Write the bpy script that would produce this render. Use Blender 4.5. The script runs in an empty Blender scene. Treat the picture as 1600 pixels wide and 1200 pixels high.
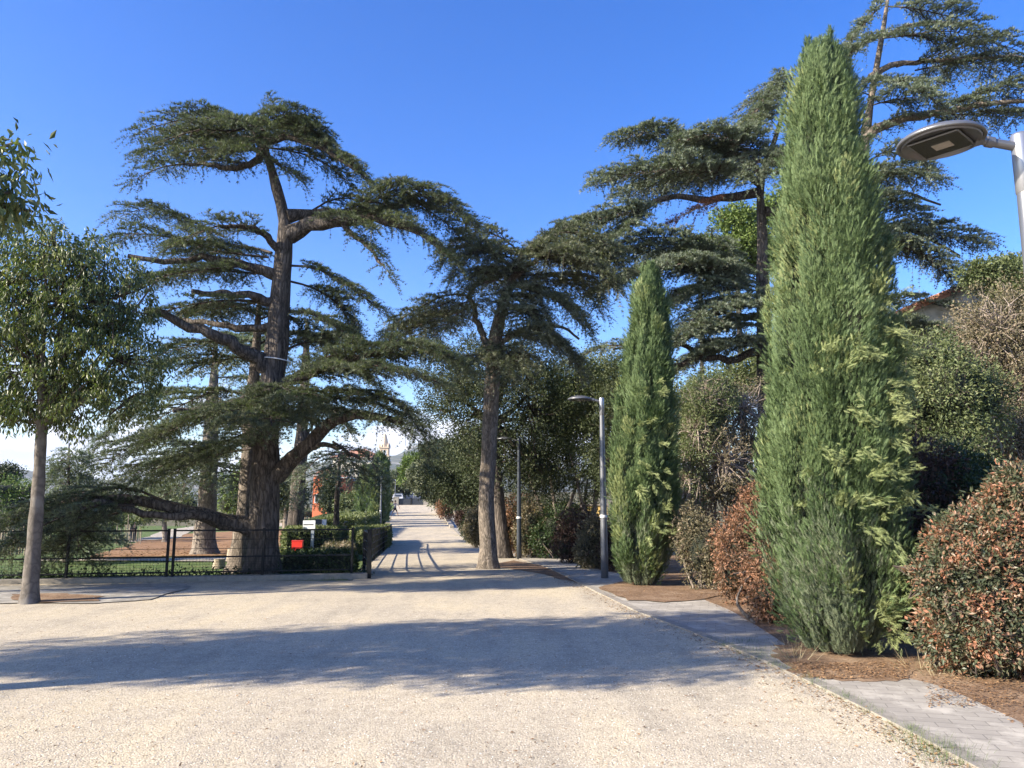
import bpy, bmesh, math, random
import numpy as np
from mathutils import Vector
R = math.radians
random.seed(7)
SC = bpy.context.scene
COL = SC.collection
# ------------------------------------------------------------------ camera, sky, sun, exposure
F = 1200.0; PITCH = R(8.76); EYE = 1.6
cam_d = bpy.data.cameras.new('camera'); cam = bpy.data.objects.new('camera', cam_d); COL.objects.link(cam)
cam.location = (0, 0, EYE); cam.rotation_euler = (R(90) + PITCH, 0, 0)
cam_d.sensor_width = 36; cam_d.lens = 27.0; cam_d.clip_start = 0.05; cam_d.clip_end = 20000
SC.camera = cam
SUN_EL = R(27); SUN_DIR = Vector((-1.0, -0.42, 0)).normalized()     # towards the sun
sun_d = bpy.data.lights.new('sun', 'SUN'); sun_d.energy = 5.0; sun_d.angle = R(0.53); sun_d.color = (1.0, 0.90, 0.75)
sun = bpy.data.objects.new('sun', sun_d); COL.objects.link(sun)
sd = Vector((SUN_DIR.x * math.cos(SUN_EL), SUN_DIR.y * math.cos(SUN_EL), math.sin(SUN_EL)))
sun.rotation_euler = sd.to_track_quat('Z', 'Y').to_euler()
SC.view_settings.view_transform = 'Standard'; SC.view_settings.look = 'None'
SC.view_settings.exposure = 1.47; SC.view_settings.gamma = 1.0
SC.cycles.max_bounces = 5; SC.cycles.diffuse_bounces = 3; SC.cycles.transparent_max_bounces = 4
SC.cycles.transmission_bounces = 3; SC.cycles.glossy_bounces = 2; SC.cycles.volume_bounces = 0

def N(nt, typ, **kw):
    n = nt.nodes.new(typ)
    for k, v in kw.items():
        if k.startswith('in_'):
            key = k[3:]
            key = int(key) if key.isdigit() else key.replace('_', ' ')
            n.inputs[key].default_value = v
        else: setattr(n, k, v)
    return n
def ramp(nt, fac, stops, interp='LINEAR'):
    r = nt.nodes.new('ShaderNodeValToRGB'); r.color_ramp.interpolation = interp
    e = r.color_ramp.elements
    while len(e) < len(stops): e.new(0.5)
    for el, (p, c) in zip(e, stops):
        el.position = p; el.color = (c[0], c[1], c[2], 1) if len(c) == 3 else c
    nt.links.new(fac, r.inputs[0]); return r.outputs[0]
def mathn(nt, op, a, b=None, c=None):
    n = nt.nodes.new('ShaderNodeMath'); n.operation = op
    for i, x in enumerate((a, b, c)):
        if x is None: continue
        if isinstance(x, (int, float)): n.inputs[i].default_value = x
        else: nt.links.new(x, n.inputs[i])
    return n.outputs[0]
def mixc(nt, fac, a, b, mode='MIX'):
    n = nt.nodes.new('ShaderNodeMix'); n.data_type = 'RGBA'; n.blend_type = mode
    for i, x in ((0, fac), (6, a), (7, b)):
        if isinstance(x, (int, float)): n.inputs[i].default_value = x
        elif isinstance(x, tuple): n.inputs[i].default_value = (*x, 1)
        else: nt.links.new(x, n.inputs[i])
    return n.outputs[2]

world = bpy.data.worlds.new('World'); SC.world = world; world.use_nodes = True
wn = world.node_tree; wn.nodes.clear()
sky = N(wn, 'ShaderNodeTexSky', sky_type='NISHITA', sun_disc=False, sun_elevation=SUN_EL,
        sun_rotation=math.atan2(SUN_DIR.x, SUN_DIR.y), altitude=50, air_density=1.0, dust_density=0.6, ozone_density=2.6)
tc = N(wn, 'ShaderNodeTexCoord'); sep = N(wn, 'ShaderNodeSeparateXYZ'); wn.links.new(tc.outputs['Generated'], sep.inputs[0])
mp = N(wn, 'ShaderNodeMapping'); mp.inputs['Scale'].default_value = (1, 1, 1.9); wn.links.new(tc.outputs['Generated'], mp.inputs[0])
cn = N(wn, 'ShaderNodeTexNoise', in_Scale=9.0, in_Detail=8.0, in_Roughness=0.55); wn.links.new(mp.outputs[0], cn.inputs['Vector'])
hz = mathn(wn, 'MULTIPLY_ADD', sep.outputs[2], -2.6, 0.42)           # clouds only low over the hills
cl = mathn(wn, 'ADD', cn.outputs[0], hz)
clm = N(wn, 'ShaderNodeMapRange', in_1=0.63, in_2=0.78); clm.interpolation_type = 'SMOOTHSTEP'; wn.links.new(cl, clm.inputs[0])
cn2 = N(wn, 'ShaderNodeTexNoise', in_Scale=22.0, in_Detail=5.0); wn.links.new(mp.outputs[0], cn2.inputs['Vector'])
ccol = ramp(wn, cn2.outputs[0], [(0.35, (2.6, 3.0, 3.9)), (0.62, (4.3, 4.4, 4.8))])
hs = N(wn, 'ShaderNodeHueSaturation', in_Hue=0.519, in_Saturation=1.38, in_Value=0.9); wn.links.new(sky.outputs[0], hs.inputs['Color'])
wmix = mixc(wn, clm.outputs[0], hs.outputs[0], ccol)
bg = N(wn, 'ShaderNodeBackground', in_Strength=0.125); wn.links.new(wmix, bg.inputs[0])
wo = N(wn, 'ShaderNodeOutputWorld'); wn.links.new(bg.outputs[0], wo.inputs[0])

# ------------------------------------------------------------------ helpers
def P(u, v, Y):
    xc = (u - 800) / F; yc = (600 - v) / F
    dy = math.cos(PITCH) - yc * math.sin(PITCH); dz = math.sin(PITCH) + yc * math.cos(PITCH)
    t = Y / dy
    return np.array((xc * t, Y, EYE + dz * t))
def sstep(x): x = np.clip(x, 0, 1); return x * x * (3 - 2 * x)
LY = [-60, 16, 36, 60, 87, 120, 200, 400]; LX = [-3.3, -3.3, -5.7, -10, -13.9, -17.8, -27, -50]
def XL(Y): return np.interp(Y, LY, LX)
def gz(X, Y):
    X = np.asarray(X, float); Y = np.asarray(Y, float)
    zp = np.interp(Y, [-60, 14, 20, 31, 38, 60, 87, 120, 250, 400, 900, 3000], [0, 0, -.1, -.38, -.5, -.4, .1, 1.1, 5, 7, 6, 0])
    zl = np.interp(Y, [16.4, 40, 75, 110, 200, 900, 3000], [0, -.75, -2.1, -2.6, -1.5, -2, 0])
    w = sstep((XL(Y) - X - 1.0) / 13.0) * sstep((Y - 16) / 4)
    return zp * (1 - w) + zl * w
_GY = np.concatenate([np.geomspace(2.5, 40, 260), np.geomspace(40.4, 500, 260)])
def G(u, v):
    xc = (u - 800) / F; yc = (600 - v) / F
    dy = math.cos(PITCH) - yc * math.sin(PITCH); dz = math.sin(PITCH) + yc * math.cos(PITCH)
    t = _GY / dy; d = EYE + dz * t - gz(xc * t, _GY)
    k = np.nonzero(d <= 0)[0]; k = int(k[0]) if len(k) else len(d) - 1
    if k == 0: Y = _GY[0]
    else: Y = _GY[k - 1] + (_GY[k] - _GY[k - 1]) * np.clip(d[k - 1] / (d[k - 1] - d[k] + 1e-9), 0, 1)
    p = P(u, v, Y); p[2] = float(gz(p[0], Y)); return p
def nrm(a): return a / np.maximum(np.linalg.norm(a, axis=-1, keepdims=True), 1e-9)
def wav(Pt, f, seed):
    r = np.random.RandomState(seed); s = 0
    for k in range(7):
        d = r.normal(size=3); d /= np.linalg.norm(d); s = s + np.sin(Pt @ d * f * r.uniform(.6, 1.8) + r.uniform(0, 6.28))
    return s / 3.2

class MB:
    def __init__(s): s.v = []; s.f = []; s.n = 0
    def add(s, v, f, mat=0, smooth=False):
        v = np.asarray(v, float).reshape(-1, 3); f = np.asarray(f, int)
        if len(f) == 0: return
        s.v.append(v); s.f.append((f + s.n, mat, smooth)); s.n += len(v)
    def box(s, c, size, rz=0, mat=0):
        x, y, z = [q / 2 for q in size]
        v = np.array([(sx * x, sy * y, sz * z) for sz in (-1, 1) for sx, sy in ((-1, -1), (1, -1), (1, 1), (-1, 1))])
        cz, sn = math.cos(rz), math.sin(rz)
        v = np.stack([v[:, 0] * cz - v[:, 1] * sn, v[:, 0] * sn + v[:, 1] * cz, v[:, 2]], 1) + np.asarray(c, float)
        s.add(v, [(3, 2, 1, 0), (4, 5, 6, 7), (0, 1, 5, 4), (1, 2, 6, 5), (2, 3, 7, 6), (3, 0, 4, 7)], mat)
    def quadbox(s, pts, h, mat=0):      # prism over a polygon (list of xyz), height h
        n = len(pts); p = np.array(pts, float); q = p.copy(); q[:, 2] += h
        s.add(np.vstack([p, q]), [(i, (i + 1) % n, (i + 1) % n + n, i + n) for i in range(n)], mat)
        for tri in range(1, n - 1): s.add(np.array([q[0], q[tri], q[tri + 1]]), [(0, 1, 2)], mat)
        for tri in range(1, n - 1): s.add(np.array([p[0], p[tri + 1], p[tri]]), [(0, 1, 2)], mat)
    def tube(s, pts, rad, seg=8, mat=0, smooth=True, cap=True, rough=0.0, seed=1):
        p = np.array(pts, float); n = len(p)
        rad = np.broadcast_to(np.asarray(rad, float), (n,)) if np.ndim(rad) else np.full(n, float(rad))
        t = nrm(np.gradient(p, axis=0)); a = np.array((0, 0, 1.0)) if abs(t[0][2]) < .9 else np.array((1.0, 0, 0))
        x = nrm(np.cross(t[0], a)); rings = []
        for i in range(n):
            x = nrm(x - t[i] * (x @ t[i])); y = np.cross(t[i], x)
            an = np.linspace(0, 2 * math.pi, seg, endpoint=False)
            ring = np.cos(an)[:, None] * x + np.sin(an)[:, None] * y
            rr = rad[i]
            if rough: rr = rad[i] * (1 + rough * wav(p[i] + ring * rad[i] * np.array((1, 1, .35)), 2.6 / max(rad.max(), .03), seed))[:, None]
            rings.append(p[i] + ring * rr)
        v = np.vstack(rings); f = [(i * seg + j, i * seg + (j + 1) % seg, (i + 1) * seg + (j + 1) % seg, (i + 1) * seg + j) for i in range(n - 1) for j in range(seg)]
        s.add(v, f, mat, smooth)
        if cap:
            for k, ring in ((0, rings[0]), (1, rings[-1])):
                o = [(0, j + 1, (j + 1) % seg + 1) if k else (0, (j + 1) % seg + 1, j + 1) for j in range(seg)]
                s.add(np.vstack([ring.mean(0)[None], ring]), o, mat, False)
    def lathe(s, c, prof, seg=24, mat=0, smooth=True):
        an = np.linspace(0, 2 * math.pi, seg, endpoint=False); v = []
        for r, z in prof: v.append(np.stack([c[0] + r * np.cos(an), c[1] + r * np.sin(an), np.full(seg, c[2] + z)], 1))
        n = len(prof)
        s.add(np.vstack(v), [(i * seg + j, i * seg + (j + 1) % seg, (i + 1) * seg + (j + 1) % seg, (i + 1) * seg + j) for i in range(n - 1) for j in range(seg)], mat, smooth)
    def build(s, name, mats, parent=None, origin=None):
        me = bpy.data.meshes.new(name)
        V = np.vstack(s.v)
        if parent is not None and origin is None:
            w = parent
            off = np.zeros(3)
            while w is not None: off += np.array(w.location); w = w.parent
            origin = off; loc = (0, 0, 0)
        elif origin is not None: loc = origin if parent is None else tuple(0 for _ in range(3))
        else: origin = np.zeros(3); loc = (0, 0, 0)
        V = V - np.asarray(origin)
        tot = sum(len(f) for f, _, _ in s.f)
        li = np.concatenate([f.ravel() for f, _, _ in s.f]); lt = np.concatenate([np.full(len(f), f.shape[1]) for f, _, _ in s.f])
        ls = np.concatenate([[0], np.cumsum(lt)[:-1]])
        me.vertices.add(len(V)); me.vertices.foreach_set('co', V.astype(np.float32).ravel())
        me.loops.add(len(li)); me.loops.foreach_set('vertex_index', li.astype(np.int32))
        me.polygons.add(tot); me.polygons.foreach_set('loop_start', ls.astype(np.int32)); me.polygons.foreach_set('loop_total', lt.astype(np.int32))
        me.polygons.foreach_set('material_index', np.concatenate([np.full(len(f), m) for f, m, _ in s.f]).astype(np.int32))
        me.polygons.foreach_set('use_smooth', np.concatenate([np.full(len(f), sm) for f, _, sm in s.f]).astype(bool))
        me.update(calc_edges=True)
        for m in (mats if isinstance(mats, (list, tuple)) else [mats]): me.materials.append(m)
        o = bpy.data.objects.new(name, me); COL.objects.link(o)
        if parent is not None: o.parent = parent
        o.location = loc
        return o
def tag(o, label=None, cat=None, group=None, kind=None):
    if label: o['label'] = label
    if cat: o['category'] = cat
    if group: o['group'] = group
    if kind: o['kind'] = kind
    return o
def thing(name, label, cat, loc, group=None, rz=0):
    o = bpy.data.objects.new(name, None); COL.objects.link(o); o.location = tuple(float(q) for q in loc); o.rotation_euler.z = rz
    o.empty_display_size = .2
    return tag(o, label, cat, group)
def copy_tree(o, parent=None):
    c = o.copy(); COL.objects.link(c)
    c.parent = parent
    for ch in list(o.children): copy_tree(ch, c)
    return c

# ------------------------------------------------------------------ materials
def newmat(name):
    m = bpy.data.materials.new(name); m.use_nodes = True; nt = m.node_tree; nt.nodes.clear()
    out = N(nt, 'ShaderNodeOutputMaterial'); return m, nt, out
def m_leaf(name, stops, rough=.55, trans=.22, nscale=1.3, nmix=.45, spec=.3):
    m, nt, out = newmat(name)
    g = N(nt, 'ShaderNodeNewGeometry'); t = N(nt, 'ShaderNodeTexCoord')
    no = N(nt, 'ShaderNodeTexNoise', in_Scale=nscale, in_Detail=3.0); nt.links.new(t.outputs['Object'], no.inputs['Vector'])
    no2 = N(nt, 'ShaderNodeMapRange', in_1=.3, in_2=.7); nt.links.new(no.outputs[0], no2.inputs[0])
    f = N(nt, 'ShaderNodeMix', in_0=nmix); nt.links.new(g.outputs['Random Per Island'], f.inputs[2]); nt.links.new(no2.outputs[0], f.inputs[3])
    c = ramp(nt, f.outputs[0], stops)
    b = N(nt, 'ShaderNodeBsdfPrincipled', in_Roughness=rough); b.inputs['Specular IOR Level'].default_value = spec
    nt.links.new(c, b.inputs['Base Color'])
    if trans > 0:
        tr = N(nt, 'ShaderNodeBsdfTranslucent'); tcx = mixc(nt, 1.0, c, (1.0, 1.15, .5), 'MULTIPLY'); nt.links.new(tcx, tr.inputs[0])
        mx = N(nt, 'ShaderNodeMixShader', in_0=trans); nt.links.new(b.outputs[0], mx.inputs[1]); nt.links.new(tr.outputs[0], mx.inputs[2]); nt.links.new(mx.outputs[0], out.inputs[0])
    else: nt.links.new(b.outputs[0], out.inputs[0])
    return m
def m_bark(name, c1, c2, scale=9, zs=.22, bump=.7, dist=.03, patch=None):
    m, nt, out = newmat(name); t = N(nt, 'ShaderNodeTexCoord'); mp = N(nt, 'ShaderNodeMapping'); mp.inputs['Scale'].default_value = (1, 1, zs)
    nt.links.new(t.outputs['Object'], mp.inputs[0])
    n1 = N(nt, 'ShaderNodeTexNoise', in_Scale=scale, in_Detail=6.0, in_Roughness=.65); nt.links.new(mp.outputs[0], n1.inputs['Vector'])
    vo = N(nt, 'ShaderNodeTexVoronoi', in_Scale=scale * 1.6); vo.feature = 'DISTANCE_TO_EDGE'
    dv = N(nt, 'ShaderNodeVectorMath', operation='ADD'); sc = N(nt, 'ShaderNodeVectorMath', operation='SCALE', in_Scale=.25)
    nt.links.new(n1.outputs['Color'], sc.inputs[0]); nt.links.new(mp.outputs[0], dv.inputs[0]); nt.links.new(sc.outputs[0], dv.inputs[1]); nt.links.new(dv.outputs[0], vo.inputs['Vector'])
    h = mathn(nt, 'MULTIPLY_ADD', mathn(nt, 'MINIMUM', vo.outputs[0], .3), 1.6, mathn(nt, 'MULTIPLY', n1.outputs[0], .7))
    c = ramp(nt, h, [(.25, c1), (.72, c2)])
    if patch:
        n3 = N(nt, 'ShaderNodeTexNoise', in_Scale=2.2, in_Detail=4.0); nt.links.new(t.outputs['Object'], n3.inputs['Vector'])
        k = ramp(nt, n3.outputs[0], [(.52, (0, 0, 0)), (.62, (1, 1, 1))]); c = mixc(nt, k, c, patch)
    b = N(nt, 'ShaderNodeBsdfPrincipled', in_Roughness=.9); b.inputs['Specular IOR Level'].default_value = .15
    nt.links.new(c, b.inputs['Base Color'])
    bu = N(nt, 'ShaderNodeBump', in_Strength=bump, in_Distance=dist); nt.links.new(h, bu.inputs['Height']); nt.links.new(bu.outputs[0], b.inputs['Normal'])
    nt.links.new(b.outputs[0], out.inputs[0]); return m
def m_plain(name, col, rough=.6, metal=0, var=.12, scale=6, bump=0, spec=.5):
    m, nt, out = newmat(name); t = N(nt, 'ShaderNodeTexCoord')
    n1 = N(nt, 'ShaderNodeTexNoise', in_Scale=scale, in_Detail=5.0); nt.links.new(t.outputs['Object'], n1.inputs['Vector'])
    c = ramp(nt, n1.outputs[0], [(.3, tuple(q * (1 - var) for q in col)), (.7, tuple(min(1, q * (1 + var)) for q in col))])
    b = N(nt, 'ShaderNodeBsdfPrincipled', in_Roughness=rough, in_Metallic=metal); b.inputs['Specular IOR Level'].default_value = spec
    nt.links.new(c, b.inputs['Base Color'])
    if bump:
        bu = N(nt, 'ShaderNodeBump', in_Strength=bump, in_Distance=.02); nt.links.new(n1.outputs[0], bu.inputs['Height']); nt.links.new(bu.outputs[0], b.inputs['Normal'])
    nt.links.new(b.outputs[0], out.inputs[0]); return m
def m_gravel():
    m, nt, out = newmat('gravel'); t = N(nt, 'ShaderNodeTexCoord')
    v1 = N(nt, 'ShaderNodeTexVoronoi', in_Scale=75.0); v2 = N(nt, 'ShaderNodeTexVoronoi', in_Scale=170.0)
    for v in (v1, v2): nt.links.new(t.outputs['Object'], v.inputs['Vector'])
    n1 = N(nt, 'ShaderNodeTexNoise', in_Scale=.55, in_Detail=6.0, in_Roughness=.6); nt.links.new(t.outputs['Object'], n1.inputs['Vector'])
    n2 = N(nt, 'ShaderNodeTexNoise', in_Scale=7.0, in_Detail=6.0, in_Roughness=.7); nt.links.new(t.outputs['Object'], n2.inputs['Vector'])
    sp = N(nt, 'ShaderNodeSeparateColor'); nt.links.new(v1.outputs['Color'], sp.inputs[0])
    stone = ramp(nt, sp.outputs[0], [(0, (.14, .125, .10)), (.12, (.34, .305, .25)), (.5, (.46, .41, .322)), (.85, (.54, .49, .395)), (1, (.62, .585, .51))])
    sp2 = N(nt, 'ShaderNodeSeparateColor'); nt.links.new(v2.outputs['Color'], sp2.inputs[0])
    fine = ramp(nt, sp2.outputs[1], [(0, (.24, .215, .175)), (.3, (.43, .385, .302)), (1, (.52, .47, .375))])
    c = mixc(nt, .5, stone, fine)
    mpw = N(nt, 'ShaderNodeMapping'); mpw.inputs['Scale'].default_value = (1.6, .28, 1); mpw.inputs['Rotation'].default_value = (0, 0, R(-20)); nt.links.new(t.outputs['Object'], mpw.inputs[0]); n4 = N(nt, 'ShaderNodeTexNoise', in_Scale=1.3, in_Detail=5.0, in_Roughness=.6); nt.links.new(mpw.outputs[0], n4.inputs['Vector'])
    tone = ramp(nt, mathn(nt, 'MULTIPLY_ADD', n4.outputs[0], .5, mathn(nt, 'MULTIPLY', n1.outputs[0], .5)), [(.38, (.80, .78, .75)), (.5, (1.02, .98, .92)), (.6, (1.13, 1.07, .95))])
    c = mixc(nt, 1.0, c, tone, 'MULTIPLY')
    tone2 = ramp(nt, n2.outputs[0], [(.3, (.86, .86, .86)), (.6, (1.05, 1.05, 1.05))]); c = mixc(nt, 1.0, c, tone2, 'MULTIPLY')
    b = N(nt, 'ShaderNodeBsdfPrincipled', in_Roughness=.95); b.inputs['Specular IOR Level'].default_value = .1
    nt.links.new(c, b.inputs['Base Color'])
    h = mathn(nt, 'ADD', mathn(nt, 'MULTIPLY', v1.outputs['Distance'], -1.0), mathn(nt, 'MULTIPLY', n2.outputs[0], .12))
    bu = N(nt, 'ShaderNodeBump', in_Strength=.4, in_Distance=.01); nt.links.new(h, bu.inputs['Height']); nt.links.new(bu.outputs[0], b.inputs['Normal'])
    nt.links.new(b.outputs[0], out.inputs[0]); return m
def m_soil(name, c1, c2, c3, scale=40, spatch=1.2):
    m, nt, out = newmat(name); t = N(nt, 'ShaderNodeTexCoord')
    v1 = N(nt, 'ShaderNodeTexVoronoi', in_Scale=scale); n1 = N(nt, 'ShaderNodeTexNoise', in_Scale=spatch, in_Detail=8.0, in_Roughness=.7)
    for v in (v1, n1): nt.links.new(t.outputs['Object'], v.inputs['Vector'])
    sp = N(nt, 'ShaderNodeSeparateColor'); nt.links.new(v1.outputs['Color'], sp.inputs[0])
    a = ramp(nt, sp.outputs[0], [(0, c1), (.5, c2), (1, c3)]); b_ = ramp(nt, n1.outputs[0], [(.35, c1), (.5, c2), (.65, c3)])
    c = mixc(nt, .55, a, b_)
    b = N(nt, 'ShaderNodeBsdfPrincipled', in_Roughness=.95); b.inputs['Specular IOR Level'].default_value = .1
    nt.links.new(c, b.inputs['Base Color'])
    bu = N(nt, 'ShaderNodeBump', in_Strength=.8, in_Distance=.02); nt.links.new(mathn(nt, 'ADD', sp.outputs[1], n1.outputs[0]), bu.inputs['Height']); nt.links.new(bu.outputs[0], b.inputs['Normal'])
    nt.links.new(b.outputs[0], out.inputs[0]); return m
def m_blocks(name, c, ang, bw=.24, bh=.12):
    m, nt, out = newmat(name); t = N(nt, 'ShaderNodeTexCoord'); mp = N(nt, 'ShaderNodeMapping'); mp.inputs['Rotation'].default_value = (0, 0, ang)
    nt.links.new(t.outputs['Object'], mp.inputs[0])
    br = N(nt, 'ShaderNodeTexBrick', in_Scale=1.0); br.inputs['Brick Width'].default_value = bw; br.inputs['Row Height'].default_value = bh
    br.inputs['Mortar Size'].default_value = .004; br.inputs['Color1'].default_value = (*[q * .9 for q in c], 1); br.inputs['Color2'].default_value = (*[q * 1.08 for q in c], 1)
    br.inputs['Mortar'].default_value = (*[q * .62 for q in c], 1); nt.links.new(mp.outputs[0], br.inputs['Vector'])
    n1 = N(nt, 'ShaderNodeTexNoise', in_Scale=2.0, in_Detail=7.0, in_Roughness=.65); nt.links.new(t.outputs['Object'], n1.inputs['Vector'])
    n2 = N(nt, 'ShaderNodeTexNoise', in_Scale=3.1, in_Detail=7.0, in_Roughness=.7); nt.links.new(t.outputs['Object'], n2.inputs['Vector'])
    tn = ramp(nt, n1.outputs[0], [(.3, (.84, .84, .84)), (.7, (1.1, 1.1, 1.08))])
    c1 = mixc(nt, 1.0, br.outputs[0], tn, 'MULTIPLY')
    k = ramp(nt, n2.outputs[0], [(.5, (0, 0, 0)), (.66, (1, 1, 1))])      # sandy grit lying over the joints
    c2 = mixc(nt, k, c1, (.47, .43, .36))
    b = N(nt, 'ShaderNodeBsdfPrincipled', in_Roughness=.9); b.inputs['Specular IOR Level'].default_value = .2
    nt.links.new(c2, b.inputs['Base Color'])
    bu = N(nt, 'ShaderNodeBump', in_Strength=.5, in_Distance=.006); nt.links.new(mathn(nt, 'ADD', mathn(nt, 'MULTIPLY', br.outputs['Fac'], -1.0), mathn(nt, 'MULTIPLY', n2.outputs[0], .6)), bu.inputs['Height']); nt.links.new(bu.outputs[0], b.inputs['Normal'])
    nt.links.new(b.outputs[0], out.inputs[0]); return m

M = {}
M['gravel'] = m_gravel()
M['ground'] = m_soil('ground', (.05, .06, .03), (.13, .12, .07), (.2, .16, .1), 12, .4)
M['lawn'] = m_soil('lawn', (.05, .09, .025), (.09, .14, .04), (.2, .2, .09), 25, .8)
M['litter'] = m_soil('litter', (.14, .085, .045), (.27, .15, .075), (.38, .24, .13), 18, .5)
M['soil'] = m_soil('soil', (.11, .07, .045), (.22, .14, .085), (.36, .26, .17), 55, 1.7)
M['sandy'] = m_soil('sandy', (.3, .26, .2), (.42, .37, .29), (.5, .45, .36), 45, 1.2)
M['blocks'] = m_blocks('paving_blocks', (.335, .305, .26), R(15))
M['slab'] = m_blocks('paving_slabs', (.27, .25, .215), 0, .5, .3)
M['concrete'] = m_plain('concrete', (.27, .245, .205), .9, 0, .18, 14, .3, .2)
M['asphalt'] = m_plain('asphalt', (.055, .058, .065), .85, 0, .2, 3, .2)
M['barkc'] = m_bark('cedar_bark', (.026, .022, .019), (.155, .13, .108), 7, .2, .9, .05)
M['barkg'] = m_bark('grey_bark', (.09, .075, .062), (.27, .23, .19), 8, .25, .6, .02)
M['barks'] = m_bark('smooth_bark', (.085, .075, .065), (.15, .132, .112), 5, .8, .35, .008, (.19, .175, .155))
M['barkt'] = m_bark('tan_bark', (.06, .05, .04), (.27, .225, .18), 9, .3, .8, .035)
M['twig'] = m_plain('twig', (.06, .045, .035), .9, 0, .3, 9)
M['drytwig'] = m_plain('dry_twig', (.27, .22, .18), .85, 0, .25, 9)
M['cedar'] = m_leaf('cedar_needles', [(0, (.034, .046, .03)), (.5, (.10, .122, .076)), (1, (.25, .268, .172))], .6, .28, 1.0)
M['cedarb'] = m_leaf('blue_cedar_needles', [(0, (.055, .07, .05)), (.5, (.165, .195, .14)), (1, (.34, .37, .285))], .6, .26, 1.0)
M['cedard'] = m_leaf('grey_cedar_needles', [(0, (.05, .06, .038)), (.5, (.15, .165, .108)), (1, (.31, .315, .225))], .6, .26, 1.0)
M['rust'] = m_leaf('dead_needles', [(0, (.12, .05, .03)), (1, (.3, .14, .09))], .7, .1)
M['cyp'] = m_leaf('cypress_scales', [(0, (.043, .073, .028)), (.5, (.107, .16, .064)), (1, (.205, .262, .115))], .6, .15, .9, .45)
M['cypy'] = m_leaf('pale_cypress_scales', [(0, (.12, .15, .055)), (.5, (.21, .25, .10)), (1, (.33, .35, .16))], .6, .15, 2.0)
M['cypb'] = m_leaf('grey_cypress_scales', [(0, (.06, .085, .045)), (.5, (.14, .17, .10)), (1, (.25, .26, .17))], .6, .1, 2.0)
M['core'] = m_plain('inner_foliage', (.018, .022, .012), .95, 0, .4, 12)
M['privet'] = m_leaf('privet_leaves', [(0, (.032, .05, .016)), (.5, (.09, .12, .036)), (.8, (.19, .21, .075)), (1, (.36, .35, .16))], .42, .36, .9, .3, .5)
M['oak'] = m_leaf('oak_leaves', [(0, (.024, .034, .014)), (.6, (.055, .072, .03)), (1, (.13, .14, .075))], .55, .15, 1.0, .45, .25)
M['olive'] = m_leaf('olive_leaves', [(0, (.05, .06, .03)), (.6, (.10, .115, .06)), (1, (.2, .19, .12))], .5, .15, 1.0)
M['pine'] = m_leaf('pine_needles', [(0, (.05, .085, .018)), (.5, (.11, .16, .035)), (1, (.2, .25, .07))], .6, .15, 1.2)
M['hedge'] = m_leaf('hedge_leaves', [(0, (.045, .065, .022)), (.5, (.13, .155, .052)), (1, (.28, .29, .12))], .45, .2, 1.5, .35)
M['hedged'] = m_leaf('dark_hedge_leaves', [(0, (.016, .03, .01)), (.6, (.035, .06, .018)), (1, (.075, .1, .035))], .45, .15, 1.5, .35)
M['photo'] = m_leaf('photinia_leaves', [(0, (.03, .042, .022)), (.38, (.095, .115, .065)), (.55, (.19, .15, .095)), (.72, (.33, .15, .09)), (.88, (.42, .20, .12)), (1, (.48, .30, .20))], .42, .26, 5.0, .55, .4)
M['photog'] = m_leaf('tired_shrub_leaves', [(0, (.055, .052, .03)), (.4, (.125, .115, .065)), (.7, (.21, .17, .105)), (1, (.33, .25, .18))], .5, .2, 1.4, .4)
M['photor'] = m_leaf('red_shrub_leaves', [(0, (.07, .045, .028)), (.45, (.19, .11, .065)), (.8, (.34, .17, .10)), (1, (.44, .29, .19))], .45, .22, 1.4, .35)
M['darkred'] = m_leaf('dark_red_leaves', [(0, (.02, .012, .01)), (.6, (.055, .03, .022)), (1, (.12, .07, .05))], .5, .15, 1.4)
M['mixed'] = m_leaf('mixed_shrub_leaves', [(0, (.045, .065, .025)), (.5, (.125, .155, .065)), (.85, (.24, .26, .125)), (1, (.38, .31, .19))], .5, .26, 1.0, .5)
M['black'] = m_plain('black_metal', (.009, .010, .011), .6, 0, .2, spec=.25)
M['steel'] = m_plain('painted_steel', (.17, .175, .185), .38, .55, .08, 3)
M['steeld'] = m_plain('dark_steel', (.045, .052, .062), .4, .4, .1, 3)  # own colour of gate, bell, sign panel; painted shade on the middle lamp
M['galv'] = m_plain('galvanised', (.33, .34, .36), .35, .7, .12, 5)
M['lens'] = m_plain('lamp_glass', (.05, .052, .045), .12, 0, .05, 3)
M['led'] = m_plain('led_panel', (.34, .31, .27), .4, 0, .1, 30)
M['white'] = m_plain('white_paint', (.72, .72, .70), .5, 0, .05)
M['cream'] = m_plain('cream_render', (.62, .57, .47), .9, 0, .06, .5)
M['yellowr'] = m_plain('yellow_render', (.62, .43, .15), .9, 0, .08, .5)
M['orange'] = m_plain('orange_render', (.60, .17, .075), .9, 0, .06, .5)
M['rooft'] = m_plain('roof_tiles', (.36, .17, .105), .9, 0, .3, 2, .5)
M['stone'] = m_plain('church_stone', (.55, .44, .32), .9, 0, .18, 1.2, .3)
M['rubble'] = m_plain('rubble_wall', (.42, .38, .31), .95, 0, .35, 3, .6)
M['winglass'] = m_plain('window_glass', (.04, .05, .06), .15, 0, .1)
M['red'] = m_plain('red_plastic', (.62, .03, .02), .4)
M['yellow'] = m_plain('yellow_plastic', (.70, .42, .045), .5)
M['grey'] = m_plain('grey_panel', (.25, .28, .31), .5)
M['wood'] = m_bark('cut_wood', (.2, .16, .11), (.42, .35, .26), 14, .3, .4, .01)
M['skin'] = m_plain('skin', (.38, .23, .16), .6); M['hair'] = m_plain('hair', (.05, .035, .025), .7)
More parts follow.
